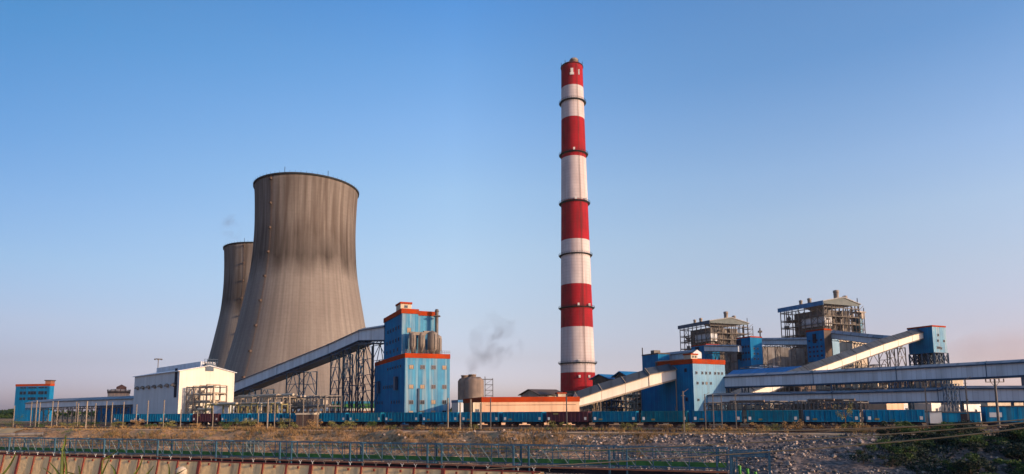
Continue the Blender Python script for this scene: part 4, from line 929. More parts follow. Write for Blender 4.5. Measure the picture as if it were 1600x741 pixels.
# brown tank house
Y = 420; p = P(185, 625, Y); e = empty('round_tank', (p.x, Y, 0), 'squat brown round tank with small structures on top, behind the far left gallery', 'tank')
zt = P(185, 612, Y).z; b0 = Vector((p.x, Y, 0)); m = MB(); m.lathe(b0, [(6.2, 0), (6.2, zt), (4.2, zt + 1.5), (.1, zt + 1.8)], 28); m.build('tank_wall', 'peach', e)
m = MB(); m.lathe(b0 + Vector((1.5, 0, 0)), [(2.9, zt + 1), (2.9, zt + 3.0), (.1, zt + 4.6)], 16); m.build('top_cabin', 'pinkwall', e)
m = MB(); m.lathe(b0, [(6.5, zt - 1.2), (6.5, zt + .1)], 28)
for k in range(14): a = k * .449; q = b0 + Vector((math.cos(a) * 6.4, math.sin(a) * 6.4, zt)); m.bar(q, q + Vector((0, 0, 1.3)), .3)
m.build('edge_railing', 'dark_wall', e)
# twin silos
Y = 330; p = P(736, 620, Y); zt = P(736, 593, Y).z; b0 = Vector((p.x, Y, 0)); e = empty('silo', b0, 'stained brown silo battery with two caps and stair frame', 'silo')
m = MB(); m.lathe(b0 + Vector((-3.0, 2.5, 0)), [(4.0, 0), (4.0, zt - .8), (3.0, zt + .6)], 28); m.lathe(b0 + Vector((1.4, 0, 0)), [(5.2, 0), (5.2, zt - .6), (3.4, zt + 1.2), (.1, zt + 1.2)], 32); m.build('shell', 'silo', e)
for dx, hh in ((-3.2, 1.8), (.6, 2.2)):
    m = MB(); m.lathe(b0 + Vector((dx, 1, 0)), [(1.9, zt), (1.9, zt + hh), (2.1, zt + hh), (2.1, zt + hh + .4), (.1, zt + hh + .5)], 18); m.build('cap', 'silo', e)
m = MB()
for i in (0, 4):
    for j in (0, 3): m.bar(b0 + Vector((7.2 + i, j - 1, 0)), b0 + Vector((7.2 + i, j - 1, zt + (.5 if i else 1.4))), .22)
for k in range(7): z = zt * (k + 1) / 7; m.bar(b0 + Vector((7.2, -1, z)), b0 + Vector((11.2, -1, z)), .2); m.bar(b0 + Vector((7.2, -1, z - zt / 7)), b0 + Vector((11.2, -1, z)), .14); m.bar(b0 + Vector((7.2, 2, z)), b0 + Vector((11.2, 2, z)), .2)
m.bar(b0 + Vector((5, 0, zt)), b0 + Vector((11, 0, zt)), .4); m.build('stair_frame', 'steel', e)
# buildings at the right edge
def low(label, a, b, yt, depth, mats, wins=0, name='low_building', trim='red_band', th=.5, group=None, pane='dark'):
    (pa, Ya), (pb, Yb) = a, b; A, B = G(pa, Ya, 0, 630), G(pb, Yb, 0, 630); d = (B - A).normalized(); n = Vector((-d.y, d.x, 0)); z = P(pa, yt, Ya).z
    e = empty(name, (A + B) / 2 + n * depth / 2, label, 'building', group); L = (B - A).length
    m = MB(); poly = [A, B, B + n * depth, A + n * depth]; m.prism(poly, 0, z, 0); m.build('wall', mats, e)
    if trim: m = MB(); band(m, poly, z - th, z + .2, .3); m.build('parapet', trim, e)
    for k in range(wins): window(e, A + d * L * (k + .5) / wins + Vector((0, 0, z - 1.9)), math.atan2(d.y, d.x), 1.0, 1.0, pane)
    return e
S1 = (0.97, .24)
low('cream walled row building with small square windows at the right edge', (1543, 205), (1640, 222), 628, 10, 'plaster', 8, trim=None)
low('rust red low wall building behind the row of windows', (1560, 190), (1650, 196), 637.5, 3, 'pinkwall', 0, trim=None)
low('small cream block seen between the two long galleries on the right', (1488, 236), (1508, 240), 590, 8, 'plaster', 0, trim=None, name='stair_block')
low('white flat block with a window left of the steel lattice masts', (1455, 175), (1470, 178), 630, 6, 'white_paint', 1, trim=None)
low('white flat block with window right of the steel lattice masts', (1498, 175), (1532, 181), 632, 6, 'white_paint', 2, trim=None)
low('low orange tan store roof seen above the wagons', (1385, 190), (1412, 195), 629.5, 8, 'peach', 0, trim=None)
low('long low white store above the wagons', (1412, 200), (1455, 206), 630.5, 8, 'gallery', 6, trim='white_paint', th=.8)
low('cream plant building with openings behind the sloping gallery near the right boiler house', (1309, 420), (1345, 430), 530.5, 20, 'plaster', 0, trim=None, name='turbine_hall')
low('cream building block with openings right of the turbine hall', (1338, 400), (1362, 406), 533, 14, 'plaster', 3, trim=None, name='turbine_hall')
low('large grey shaded hall below the level gallery', (1190, 420), (1262, 440), 541, 30, 'furnace', 0, trim=None, name='turbine_hall')
low('long dark grey hall low behind the pipe frames on the right', (1300, 300), (1470, 330), 577, 20, 'dark_wall', 10, trim=None, name='turbine_hall')
low('dark hall low behind the pipe frames on the left of the long galleries', (1120, 300), (1290, 300), 588, 20, 'dark_wall', 10, trim=None, name='turbine_hall')
low('low dark hall behind the lattice of pipes left of the blue annex', (905, 262), (1035, 275), 610, 14, 'dark_wall', 9, trim=None, name='turbine_hall')
low('low green and white banded building at the foot of the big cooling tower', (520, 300), (585, 300), 628, 10, 'green_paint', 6, trim='blue_pale', th=.9)
low('pink low building beneath the trestles of the grey gallery', (440, 260), (600, 262), 640, 8, 'pinkwall', 10, trim='white_paint', th=.8)
low('low dark shed under the far left gallery', (150, 300), (212, 285), 634, 6, 'blue_deep', 0, trim=None)

# ------------------------------------------------------------------ freight train
def wagon(body_mat, name='freight_wagon'):
    e = empty(name, (0, 0, 0)); m = MB(); L, W, z0, z1 = 9.7, 3.1, 1.12, 3.35
    m.obox((-L / 2, -W / 2, z0), (L, 0, 0), (0, .1, 0), (0, 0, z1 - z0)); m.obox((-L / 2, W / 2 - .1, z0), (L, 0, 0), (0, .1, 0), (0, 0, z1 - z0))
    for x in (-L / 2, L / 2 - .1): m.obox((x, -W / 2 + .1, z0), (.1, 0, 0), (0, W - .2, 0), (0, 0, z1 - z0))
    m.obox((-L / 2 + .1, -W / 2 + .1, z0), (L - .2, 0, 0), (0, W - .2, 0), (0, 0, .1))
    for k in range(11):
        x = -L / 2 + .1 + (L - .35) * k / 10
        for y in (-W / 2 - .11, W / 2 + .005): m.obox((x, y, z0 + .1), (.16, 0, 0), (0, .1, 0), (0, 0, z1 - z0 - .25))
    for y in (-W / 2 - .09, W / 2 + .003): m.obox((-L / 2, y, z1 - .14), (L, 0, 0), (0, .085, 0), (0, 0, .14)); m.obox((-L / 2, y, z0 - .02), (L, 0, 0), (0, .085, 0), (0, 0, .11))
    m.build('body', body_mat, e)
    m = MB(); m.obox((-L / 2 - .3, -.5, .85), (L + .6, 0, 0), (0, 1, 0), (0, 0, .26)); m.obox((-L / 2, -1.3, .98), (L, 0, 0), (0, 2.6, 0), (0, 0, .12))
    for x in (-1.2, 1.0): m.obox((x, -1.3, .55), (.9, 0, 0), (0, .7, 0), (0, 0, .4))
    m.build('underframe', 'under', e)
    for x in (-3.1, 3.1):
        b = MB()
        for y in (-1.05, .9): b.obox((x - 1.3, y, .42), (2.6, 0, 0), (0, .16, 0), (0, 0, .42))
        bo = b.build('bogie', 'under', e)
        for dx in (-.95, .95):
            for y in (-.85, .75): b = MB(); b.tube((x + dx, y, .62 - .15), (x + dx, y + .12, .62 - .15), .46, 14); b.build('wheel', 'rail', bo)
    for x in (-4.5, 4.0): b = MB(); b.obox((x, -1.68, 1.5), (.5, 0, 0), (0, .02, 0), (0, 0, .62)); b.build('stencil_panel', 'white_paint', e)
    return e
def yellow(e, x, w_, z): b = MB(); b.obox((x, -1.69, z), (w_, 0, 0), (0, .02, 0), (0, 0, .35)); o = b.build('yellow_plate', 'yellow', None); o.parent = e; return o
ang = math.atan2(TA.y, TA.x)
protos = {'wagon': wagon('wagon'), 'wagon2': wagon('wagon2'), 'wagon_red': wagon('wagon_red')}
yellow(protos['wagon'], -3.4, .8, 1.45); yellow(protos['wagon_red'], -3.2, 1.2, 2.7); yellow(protos['wagon2'], -2.6, .7, 1.4)
near_txt = ['white sheet hall', 'guard hut']
base_s = (onT(889, 141)).dot(TA)              # centre of the brown wagon right of the peach building's middle
wag = []
for k in range(-13, 7):
    s = base_s + 10.7 * k; p = ST(s, 141, .44 + .14)
    px = 800 + 1000 * p.x / p.y
    wag.append((k, s, px))
desc = {}
used = set()
marks = [(60, 'at the far left end of the train'), (120, 'behind the far left concrete posts'), (170, 'below the far left gallery'), (210, 'at the left corner of the white hall'),
         (250, 'below the vents of the white hall'), (290, 'below the sunlit corner of the white hall'), (335, 'below the pale cabin by the white hall'), (380, 'under the cream pipe rack'),
         (430, 'just left of the guard hut'), (475, 'behind the guard hut'), (525, 'under the double trestle of the climbing gallery'), (575, 'under the last trestle left of the stepped blue tower'),
         (633, 'in front of the stepped blue tower\'s corner'), (690, 'in front of the right edge of the stepped blue tower'), (755, 'at the left corner of the peach building'),
         (820, 'in front of the middle of the peach building'), (889, 'in front of the right end of the peach building'), (960, 'below the lower end of the cream gallery'), (1035, 'in front of the dark blue annex'),
         (1120, 'in front of the pale junction tower'), (1205, 'below the left half of the lower grey gallery'), (1297, 'in front of the small roadside tree'), (1395, 'last before the white brake van')]
for k, s, px in wag:
    if k > 6 : continue
    mt_ = 'wagon_red' if k == 0 or abs(px - 336) < 20 else ('wagon2' if k in (4, 2, -5) else 'wagon')
    if px > 1440: continue
    first = mt_ not in used
    e = protos[mt_] if first else copy_tree(protos[mt_]); used.add(mt_)
    e.location = ST(s, 141, .58); e.rotation_euler = (0, 0, ang)
    i = min(range(len(marks)), key=lambda j: abs(marks[j][0] - px)); tx = marks.pop(i)[1]
    cn = {'wagon': 'blue', 'wagon2': 'teal blue', 'wagon_red': 'dark brown'}[mt_]
    tag(e, '%s open freight wagon %s' % (cn, tx), 'wagon', 'wagons of the freight train')
last_s = max(s for k, s, px in wag if px < 1440)
# brake van, then further stock on the rear track
def van(label, s, t, L, mt_, z1, name, cat, door=None, sign=False):
    e = empty(name, ST(s, t, .44), label, cat, None, 0)
    m = MB(); V = lambda a, b, z: ST(s + a, t + b, .44 + z)
    m.obox(V(-L / 2, -1.5, .95), TA * L, TN * 3.0, (0, 0, z1 - .95)); m.build('body', mt_, e)
    m = MB(); m.obox(V(-L / 2 - .1, -1.62, z1 + .003), TA * (L + .2), TN * 3.24, (0, 0, .18)); m.build('roof', 'steel', e)
    m = MB(); m.obox(V(-L / 2, -1.2, .5), TA * L, TN * 2.4, (0, 0, .44))
    for x in (-L * .32, L * .32):
        for y in (-1, .9): m.tube(V(x, y, .5), V(x, y + .1, .5), .45, 12)
    m.build('running_gear', 'under', e)
    if door is not None: m = MB(); m.obox(V(door, -1.56, 1.0), TA * 1.5, TN * .055, (0, 0, z1 - 1.2)); m.build('door', 'under', e)
    if sign: m = MB(); m.obox(V(-L * .42, -1.56, 1.9), TA * 2.0, TN * .055, (0, 0, .9)); m.build('white_board', 'white_paint', e)
    for k in range(int(L / 1.2)):
        if k % 2 == 0 and cat != 'brake van': m = MB(); m.obox(V(-L / 2 + .3 + k * 1.2, -1.55, 1.0), TA * .12, TN * .045, (0, 0, z1 - 1.1)); m.build('side_rib', mt_, e)
    return e
van('pinkish white narrow brake van after the last blue wagon', last_s + 6.6, 141, 1.9, 'white_paint', 3.0, 'brake_van', 'brake van')
s0 = onT(1480, 152).dot(TA)
van('blue service coach with a dark door on the rear track', s0 + 1, 152, 8.6, 'wagon', 2.8, 'service_coach', 'rail coach', 1.0)
van('tallest blue rail crane car with white board near the utility pole', s0 + 9.6, 152, 6.8, 'wagon', 3.9, 'service_coach', 'rail coach', None, True)
van('low blue flat car right of the utility pole', s0 + 18, 152, 8.5, 'wagon2', 2.4, 'service_coach', 'rail coach', -2)
van('farthest right low blue car partly behind bushes', s0 + 28, 152, 9, 'wagon', 2.3, 'service_coach', 'rail coach')

# ------------------------------------------------------------------ posts, masts, poles
def cyl_post(name, px, yt, yb, w_=.22, mat='conc_post', label=None, cat='post', group=None, arms=False, zbase=0):
    d0 = ray(px, yb); Y = (CAM.z - zbase) / (-d0.z / d0.y); Y = min(Y, Yt(px, 136.5))
    top = P(px, yt, Y); b = Vector((top.x, Y, zbase)); h = top.z - zbase
    m = MB(); m.bar(b, b + Vector((0, 0, h)), w_, t2=w_ * .8)
    if arms:
        m.bar(b + Vector((0, 0, h - .3)), b + Vector((.9, -.2, h + .35)), .07); m.bar(b + Vector((-.35, 0, h - .8)), b + Vector((.35, 0, h - .8)), .08)
        m.bar(b + Vector((0, -.16, h * .55)), b + Vector((0, -.16, h * .62)), .22)
    o = m.build(name, mat, None, b); tag(o, label, cat, group); return o
posts = [(23, 634, 664), (50, 628, 663.5), (58, 626, 664), (63, 629, 662), (83, 627, 663), (91, 627, 664.5), (120, 628, 663), (123, 630, 664), (136.5, 627, 670.5), (150, 630, 660), (167, 627, 667), (176, 629, 663.5), (194, 628, 666), (214, 632, 665),
         (232, 626, 662), (257, 625, 667.5), (283, 640, 668), (309, 642, 666), (333, 644, 664), (404, 640, 662), (419, 623, 672), (430, 624, 665), (454, 623, 659), (474.5, 624, 669), (497, 623, 659)]
for i, (px, yt, yb) in enumerate(posts):
    if px in (23, 136.5, 419, 474.5, 257): lb = {23: 'leftmost slim pale post beside the dark bush', 136.5: 'tallest thick pale post planted forward on the bank at left', 419: 'tall pale post standing on the bank left of the guard hut', 474.5: 'tall pale post directly before the guard hut', 257: 'pale post before the vents of the white hall'}[px]
    else: lb = {50: 'left post of the close trio under the far blue building', 58: 'thickest middle post of the close trio under the far blue building', 63: 'right post of the close trio under the far blue building',
        83: 'left of two pale posts right of the far blue building', 91: 'right of two pale posts right of the far blue building', 120: 'left of two touching posts before the long low gallery', 123: 'right of two touching posts before the long low gallery',
        150: 'short slim post just right of the tallest forward post', 167: 'pale post below the round brown tank, left one', 176: 'pale post below the round brown tank, right one', 194: 'pale post midway between round tank and white hall',
        214: 'pale post at the left corner of the white hall', 232: 'pale post before the left part of the white hall wall', 283: 'pale post at the sunlit corner of the white hall', 309: 'pale post just left of the dark brown wagon by the hall',
        333: 'pale post in front of the dark brown wagon by the hall', 404: 'short thin post left of the tallest mid post', 430: 'slim post just right of the tall post before the pipe rack', 454: 'pale post at the left edge of the guard hut', 497: 'pale post at the right edge of the guard hut'}[px]
    cyl_post('concrete_post', px, yt, yb, .30 if px in (136.5, 58, 419) else .2, label=lb, group='concrete posts along the railway')
for px, yt, yb in [(700, 622, 667), (719, 629, 665), (735.5, 624, 671.5), (751, 630, 662), (766.5, 622, 648)]:
    cyl_post('concrete_post', px, yt, yb, .3 if px != 766.5 else .22, 'steel' if px == 766.5 else 'conc_post', {700: 'pale post at the right edge of the stepped blue tower', 719: 'slim post between blue tower and peach building', 735.5: 'tall pale post before the yellow white cabin', 751: 'slim post at the corner of the peach building', 766.5: 'thin dark lamp post against the peach wall'}[px], group='concrete posts along the railway')
cyl_post('lamp_post', 885, 617, 650, .25, 'steel', 'dark lamp post before the right end of the peach wall', 'lamp post', None, True)
cyl_post('utility_pole', 1067, 611, 680, .24, 'conc_post', 'pale concrete pole with bracket standing on the bank before the blue annex', 'pole', None, True)
for px, yt, yb in [(1101, 616, 671), (1113.5, 616, 668), (1126.5, 618, 660), (1148.5, 616, 671)]:
    cyl_post('concrete_post', px, yt, yb, .22, 'conc_post', {1101: 'pale post with bracket at the left end of the lower gallery', 1113.5: 'second pale post from the left end of the lower gallery', 1126.5: 'short pale post below the upper gallery\'s left end', 1148.5: 'pale post right of the junction tower'}[px], group='concrete posts along the railway', arms=px in (1101, 1148.5))
cyl_post('steel_mast', 1444.5, 598, 669, .2, 'steel', 'thin steel mast at the end of the last blue wagon', 'mast', None, True)
cyl_post('steel_mast', 1507.5, 592, 661, .22, 'steel', 'thin steel mast left of the crossarm pole', 'mast', None, True)
# crossarm pole
Y = 118; p = P(1554, 592, Y); b = Vector((p.x, Y, 0)); e = empty('utility_pole', b, 'grey power pole with crossarm and insulators at the right edge', 'utility pole')
m = MB(); m.tube(b, b + Vector((0, 0, p.z)), .26, 10, r2=.17); m.build('pole', 'steel', e)
m = MB(); m.bar(b + Vector((-1.7, 0, p.z - .6)), b + Vector((1.7, 0, p.z - .6)), .14); m.bar(b + Vector((-.9, 0, p.z)), b + Vector((.9, 0, p.z)), .12); m.bar(b + Vector((-.8, 0, p.z - .6)), b + Vector((0, 0, p.z - 1.5)), .08); m.bar(b + Vector((.8, 0, p.z - .6)), b + Vector((0, 0, p.z - 1.5)), .08); m.build('crossarm', 'steel', e)
for x in (-1.65, -.8, .8, 1.65):
    m = MB(); q = b + Vector((x, 0, p.z - .53)); m.lathe(q, [(.05, 0), (.13, .08), (.07, .16), (.14, .26), (.08, .36), (.13, .46), (.02, .55)], 10); m.build('insulator', 'dark_wall', e)
# lattice masts
for px, lb in ((1478, 'left of the pair of steel lattice masts'), (1490, 'right of the pair of steel lattice masts')):
    Y = 150; p = P(px, 600, Y); b = Vector((p.x, Y, 0)); m = MB()
    bent(m, b, b + Vector((1.2, 0, 0)), 0, p.z, 1.6, .16, .09); bent(m, b + Vector((0, 1.2, 0)), b + Vector((1.2, 1.2, 0)), 0, p.z, 1.6, .16, .09)
    tag(m.build('lattice_mast', 'steel_blue', None, b), lb, 'mast', 'steel lattice masts')
# floodlight mast behind the white hall
Y = 300; p = P(247.5, 561, Y); b = Vector((p.x, Y, 0)); e = empty('floodlight_mast', b, 'thin floodlight mast rising behind the white hall', 'light mast')
m = MB(); m.tube(b, b + Vector((0, 0, p.z)), .3, 8, r2=.16); m.build('pole', 'steel', e)
m = MB(); m.lathe(b + Vector((0, 0, p.z)), [(.3, -.3), (1.5, -.1), (1.5, .1), (.2, .2)], 14); m.build('head_ring', 'steel', e)
for k in range(6):
    a = k * math.pi / 3; m = MB(); m.box(b + Vector((math.cos(a) * 1.5, math.sin(a) * 1.5, p.z - .2)), (.8, .5, .5), ax=(math.cos(a + 1.57), math.sin(a + 1.57), 0)); m.build('floodlight', 'steel', e)

# ------------------------------------------------------------------ near conveyor truss, lined wall
MT['dusty_steel'] = mk('dusty_blue_grey_steel', (.24, .28, .26), (.12, .18, .18), rough=.7, vs_=1.5)
def truss():
    t0, t1 = 73.0, 75.2; zt, zd, zb = .32, -1.75, -2.1
    sL, sR = -175, onT(1133, 73).dot(TA)
    e = empty('conveyor_truss', ST((sL + sR) / 2, 74, -6.7), 'long low blue steel conveyor truss with green walkway in the foreground', 'conveyor')
    V = lambda s, t, z: ST(s, t, z)
    m = MB(); step = 3.9; n = int((sR - sL) / step); rnd = random.Random(2)
    for t in (t0, t1):
        for z, w_ in ((zt, .11), (zt - .75, .06), (zt - .38, .04), (zt - 1.35, .05), (zd, .12), (zb, .10)):
            m.bar(V(sL, t, z), V(-60, t, z), w_); m.bar(V(-60, t, z), V(sR, t, z), w_)
    for i in range(n + 1):
        s = sR - i * step
        for t in (t0, t1): m.bar(V(s, t, zb), V(s, t, zt), .09)
        m.bar(V(s, t0, zt), V(s, t1, zt), .07); m.bar(V(s - step / 2, t0, zd), V(s - step / 2, t0, zt), .05); m.bar(V(s - step / 4, t0, zt - .75), V(s - step / 4, t0, zt), .04); m.bar(V(s - step * .75, t0, zt - .75), V(s - step * .75, t0, zt), .04)
    for i in range(2 * n):
        s = sR - i * step / 2
        if s < 8: m.bar(V(s, t0, zd), V(s - 1.65, t0, zt), .085, 1)
    for i in range(n):
        s = sR - i * step; m.bar(V(s, t1, zt), V(s - step, t1, zd), .06, 1)
    m.build('steel_frame', ['steel_teal', 'dusty_steel'], e)
    m = MB(); m.obox(V(sL, t0 + .3, zd + .04), V(-60, t0, zd) - V(sL, t0, zd), TN * .3, (0, 0, .5)); m.obox(V(-60, t0 + .3, zd + .04), V(sR, t0, zd) - V(-60, t0, zd), TN * .3, (0, 0, .5))
    m.build('walkway_edge', 'green_paint', e)
    m = MB(); m.obox(V(-60, t0 + .5, zt - .5), V(sR, t0, zt) - V(-60, t0, zt), TN * .2, (0, 0, .1)); m.obox(V(sL, t0 + .5, zt - .5), V(-60, t0, zt) - V(sL, t0, zt), TN * .2, (0, 0, .1)); m.build('belt_cover', 'green_paint', e)
    m = MB(); m.obox(V(-60, t0 - .5, zb - .12), V(sR, t0, zb) - V(-60, t0, zb), TN * .1, (0, 0, .18)); m.obox(V(sL, t0 - .5, zb - .12), V(-60, t0, zb) - V(sL, t0, zb), TN * .1, (0, 0, .18)); m.build('lower_pipe', 'pinkwall', e)
    m = MB(); m.obox(V(-60, t0 + .5, zb - .75), V(sR, t0, zb) - V(-60, t0, zb), TN * 1.2, (0, 0, .55)); m.obox(V(sL, t0 + .5, zb - .75), V(-60, t0, zb) - V(sL, t0, zb), TN * 1.2, (0, 0, .55)); m.build('truss_shade_box', 'under', e)  # added dark box, stands in for the shadow beneath the truss

    for i in range(0, n, 3):
        s = sR - i * step - 1; m = MB(); m.bar(V(s, t0 - .15, -6.9), V(s, t0 - .15, zt), .2); m.bar(V(s, t1 + .15, -6.9), V(s, t1 + .15, zt), .2); m.bar(V(s, t0, zb), V(s, t1, zb), .2)
        if s > -70: m.bar(V(s + 2, t0 - .15, -6.9), V(s + 2, t0 - .15, zt), .16)
        m.build('support_leg', 'steel_teal', e)
    # white stair panel
    m = MB(); sx = onT(392, 73).dot(TA)
    for k in range(4): m.bar(V(sx + k * .8, t0 - .6, zt - .1 - .02 * k), V(sx + 3.4, t0 - .6, zt - .15 - .35 * k), .06)
    for k in range(5): m.bar(V(sx + k * .7, t0 - .6, zt + .1), V(sx + k * .7, t0 - .6, zt - 1.4), .05)
    m.build('pale_ladder', 'dusty_steel', e)
    # end portal
    e2 = empty('portal_frame', ST(sR + 3, 72, -6.7), 'blue steel portal frame with green bent chute at the end of the near truss', 'steel frame')
    a0 = sR + .5; a1 = onT(1199, 71).dot(TA); m = MB()
    for s in (a0, a1):
        for t in (70.5, 73.5): m.bar(ST(s, t, -6.9), ST(s, t, .15), .22)
    for z in (.15, -.25):
        for t in (70.5, 73.5): m.bar(ST(a0, t, z), ST(a1, t, z), .16)
    for s in (a0, a1): m.bar(ST(s, 70.5, .15), ST(s, 73.5, .15), .16); m.bar(ST(s, 70.5, -3), ST(s, 73.5, -3), .12)
    m.bar(ST(a0, 71.9, -6.5), ST(a0 + .3, 71.9, -1), .16); m.bar(ST(a0 + .5, 71.5, -1.3), ST(a1, 71.5, -4), .12); m.build('frame', 'steel_teal', e2)
    for j in range(3):
        m = MB(); pr = None
        for k in range(12):
            f = k / 11; q = ST(a0 + .8 + j * .75 + f * f * (1.6 + j * .5), 71.5, -1.3 - .3 * j - 5.4 * f ** (1.1 + .15 * j))
            if pr is not None: m.tube(pr, q, .16, 8, caps=False)
            pr = q
        m.build('green_hose', 'green_bright', e2)
MT['green_bright'] = mk('bright_green_hose', (.06, .30, .04), rough=.5)
truss()
def wall():
    sL = -170; sR = onT(838, 68).dot(TA); tt, tb = 69.2, 68.5; zt, zb = -2.45, -6.9
    e = empty('lined_wall', ST((sL + sR) / 2, 67, zb), 'beige concrete panelled wall with red ribs along the bottom of the view', 'wall')
    V = lambda s, f: ST(s, tt + (tb - tt) * f, zt + (zb - zt) * f + max(0, -(s + 40) * .0032))
    m = MB(); n = 60
    m.grid([[V(sL + (sR - sL) * k / n, f) for k in range(n + 1)] for f in (0, .25, .5, .75, 1)], smooth=False)
    m.grid([[V(sL + (sR - sL) * k / n, 0) + TN * q + Vector((0, 0, z)) for k in range(n + 1)] for q, z in ((0, 0), (1.2, 0), (1.2, -3))], smooth=False)
    pm = mk('lined_panels', (.90, .62, .30), (.78, .55, .29), streak=.6, ss=1.3, rough=.9, vs_=.5, bump=.3, dirt=(.14, .12, .09)); m.build('panels', pm, e)
    red = mk('red_rib_paint', (.24, .04, .028), (.12, .035, .028), rough=.7, vs_=2)
    m = MB(); off = Vector((0, 0, .1)); m.bar(V(sL, 0) + off, V(-60, 0) + off, .16); m.bar(V(-60, 0) + off, V(sR, 0) + off, .16); m.build('top_rail', red, e)
    rnd = random.Random(8); s = sR - 1.0; i = 0
    while s > sL:
        m = MB(); ww = .5 if i % 5 == 3 else .24
        o = -TN * .08 + Vector((0, 0, .05)); m.obox(V(s, 0) + o, TA * ww, V(s, 1) - V(s, 0), -TN * .12 + Vector((0, 0, .06)) ); m.build('rib', red, e)
        for q in (.1, 1.95):
            m = MB(); p = V(s + q, 0) + Vector((0, 0, .15)) + TN * .3; m.bar(p, p + Vector((0, 0, .25)), .05); m.bar(p + Vector((0, 0, .22)), p + Vector((0, 0, .45)) + TA * .22, .05); m.bar(p + Vector((0, 0, .22)), p + Vector((0, 0, .45)) - TA * .22, .05); m.build('bracket', 'white_paint' if rnd.random() < .4 else 'cyclone', e)
        m = MB(); m.obox(V(s + 1.9, 0) - TN * .1 + Vector((0, 0, -.12)), TA * .22, TN * -.14, (0, 0, -.3)); m.build('rib_stub', red, e)
        s -= 3.85 + rnd.uniform(-.15, .15); i += 1
wall()
p = onT(287, 66.2); p.z = -3.9; m = MB(); m.lathe(p, [(.4, -3.1), (.55, 0), (.7, .2), (.7, .7), (.5, 1.0), (.1, 1.15)], 20); tag(m.build('white_drum', 'plaster', None, p), 'round white drum standing against the red ribbed wall', 'drum')
# pipe and parapet at far left edge of the bank
A = P(-30, 668, 128); B = P(66, 666, 134); m = MB(); A.z = B.z = 0.25; m.tube(A, B, .35, 12); m.tube(B, B + (B - A).normalized() * .3, .45, 12)
tag(m.build('water_pipe', 'furnace', None, (A + B) / 2), 'pale horizontal pipe end on the bank at the far left', 'pipe')
m = MB(); a0 = onT(-40, 118).dot(TA); b0 = onT(58, 118).dot(TA)
rows = [[ST(a0 + (b0 - a0) * k / 24, t, hfun(a0 + (b0 - a0) * k / 24, t) + z) for k in range(25)] for t, z in ((118.5, .0), (117, .15), (115, .3), (113, .35), (111, .35), (109, .3), (107, .2), (105, .0))]
m.grid(rows); tag(m.build('sand_slope', mk('pale_sand', (.42, .31, .17), (.32, .23, .12), rough=1, bump=.3)), kind='structure')

# ------------------------------------------------------------------ power lines in front on the right
MT['sunlit_wire'] = mk('orange_lit_wire', (.62, .36, .17), rough=.6)  # orange of the low sun on the wires, put into their colour
def wire(label, pts, r):
    W = [P(px, py, Y) for px, py, Y in pts]; m = MB(); n = 40; (p0, p1, p2) = W; prev = None
    for k in range(n + 1):
        f = k / n; q = p0 * ((1 - f) * (1 - 2 * f)) + p1 * (4 * f * (1 - f)) + p2 * (f * (2 * f - 1))
        if prev is not None: m.tube(prev, q, r, 6, caps=False)
        prev = q
    tag(m.build('power_line', 'sunlit_wire', None, W[1]), label, 'wire', 'power lines crossing the right foreground')
wire('uppermost thin wire crossing the right foreground above the bushes', [(850, 678, 62), (1290, 671.5, 48), (1640, 651.5, 40)], .045)
wire('middle thin wire crossing the right foreground over the bushes', [(860, 706, 60), (1290, 685, 46), (1640, 655.5, 38)], .045)
wire('lower thin wire crossing the right foreground over the bushes', [(760, 733, 58), (1290, 699.5, 43), (1640, 661, 36)], .045)
wire('fourth thin wire just below the uppermost one over the bushes', [(1180, 681, 52), (1420, 667.5, 45), (1640, 653.5, 39)], .032)

# ------------------------------------------------------------------ vegetation and rubble
def leaves(m, c, rad, n, size, rnd, clumps=7, flat=.8):
    cl = []
    for k in range(clumps):
        a = rnd.uniform(0, 6.28); q = rnd.random() ** .5; cl.append((Vector((math.cos(a) * q * rad[0], math.sin(a) * q * rad[0], rnd.uniform(-.75, .85) * rad[1])), rnd.uniform(.25, .5)))
    for k in range(n):
        cc_, f = rnd.choice(cl); v = Vector((rnd.gauss(0, 1), rnd.gauss(0, 1), rnd.gauss(0, 1))).normalized() * rnd.random() ** .35 * f
        p = c + cc_ + Vector((v.x * rad[0], v.y * rad[0], v.z * rad[1] * 1.1))
        a = Vector((rnd.uniform(-1, 1), rnd.uniform(-1, 1), rnd.uniform(-.6, .9))).normalized() * size * rnd.uniform(.6, 1.3); b = a.cross(Vector((rnd.uniform(-1, 1), rnd.uniform(-1, 1), rnd.uniform(-1, 1)))).normalized() * size * .35
        m.face([p - a * .5, p + b * .5, p + a * .5, p - b * .5])
def bush(name, label, c, r, h, mat, n, size, seed, cat='bush', group=None, stem=.15, trunk=.06):
    rnd = random.Random(seed); e = empty(name, c, label, cat, group)
    m = MB(); leaves(m, c + Vector((0, 0, h * stem + h * (1 - stem) / 2)), (r, h * (1 - stem) / 2), n, size, rnd, 9); m.build('crown' if cat == 'tree' else 'foliage', mat, e)
    m = MB()
    for k in range(5 if cat != 'tree' else 4):
        q = c + Vector((rnd.uniform(-.6, .6) * r, rnd.uniform(-.6, .6) * r, h * rnd.uniform(.6, .95))); s_ = c + Vector((0, 0, h * stem * (1 if cat == 'tree' else .1)))
        m.tube(s_, q, trunk * .6, 5, r2=trunk * .2)
    m.tube(c - Vector((0, 0, .1)), c + Vector((0, 0, h * max(stem, .15))), trunk, 7, r2=trunk * .7)
    m.build('trunk' if cat == 'tree' else 'stems', 'bark', e)
    return e
def zg(p): return hfun(p.dot(TA), p.dot(TN))
k = 0
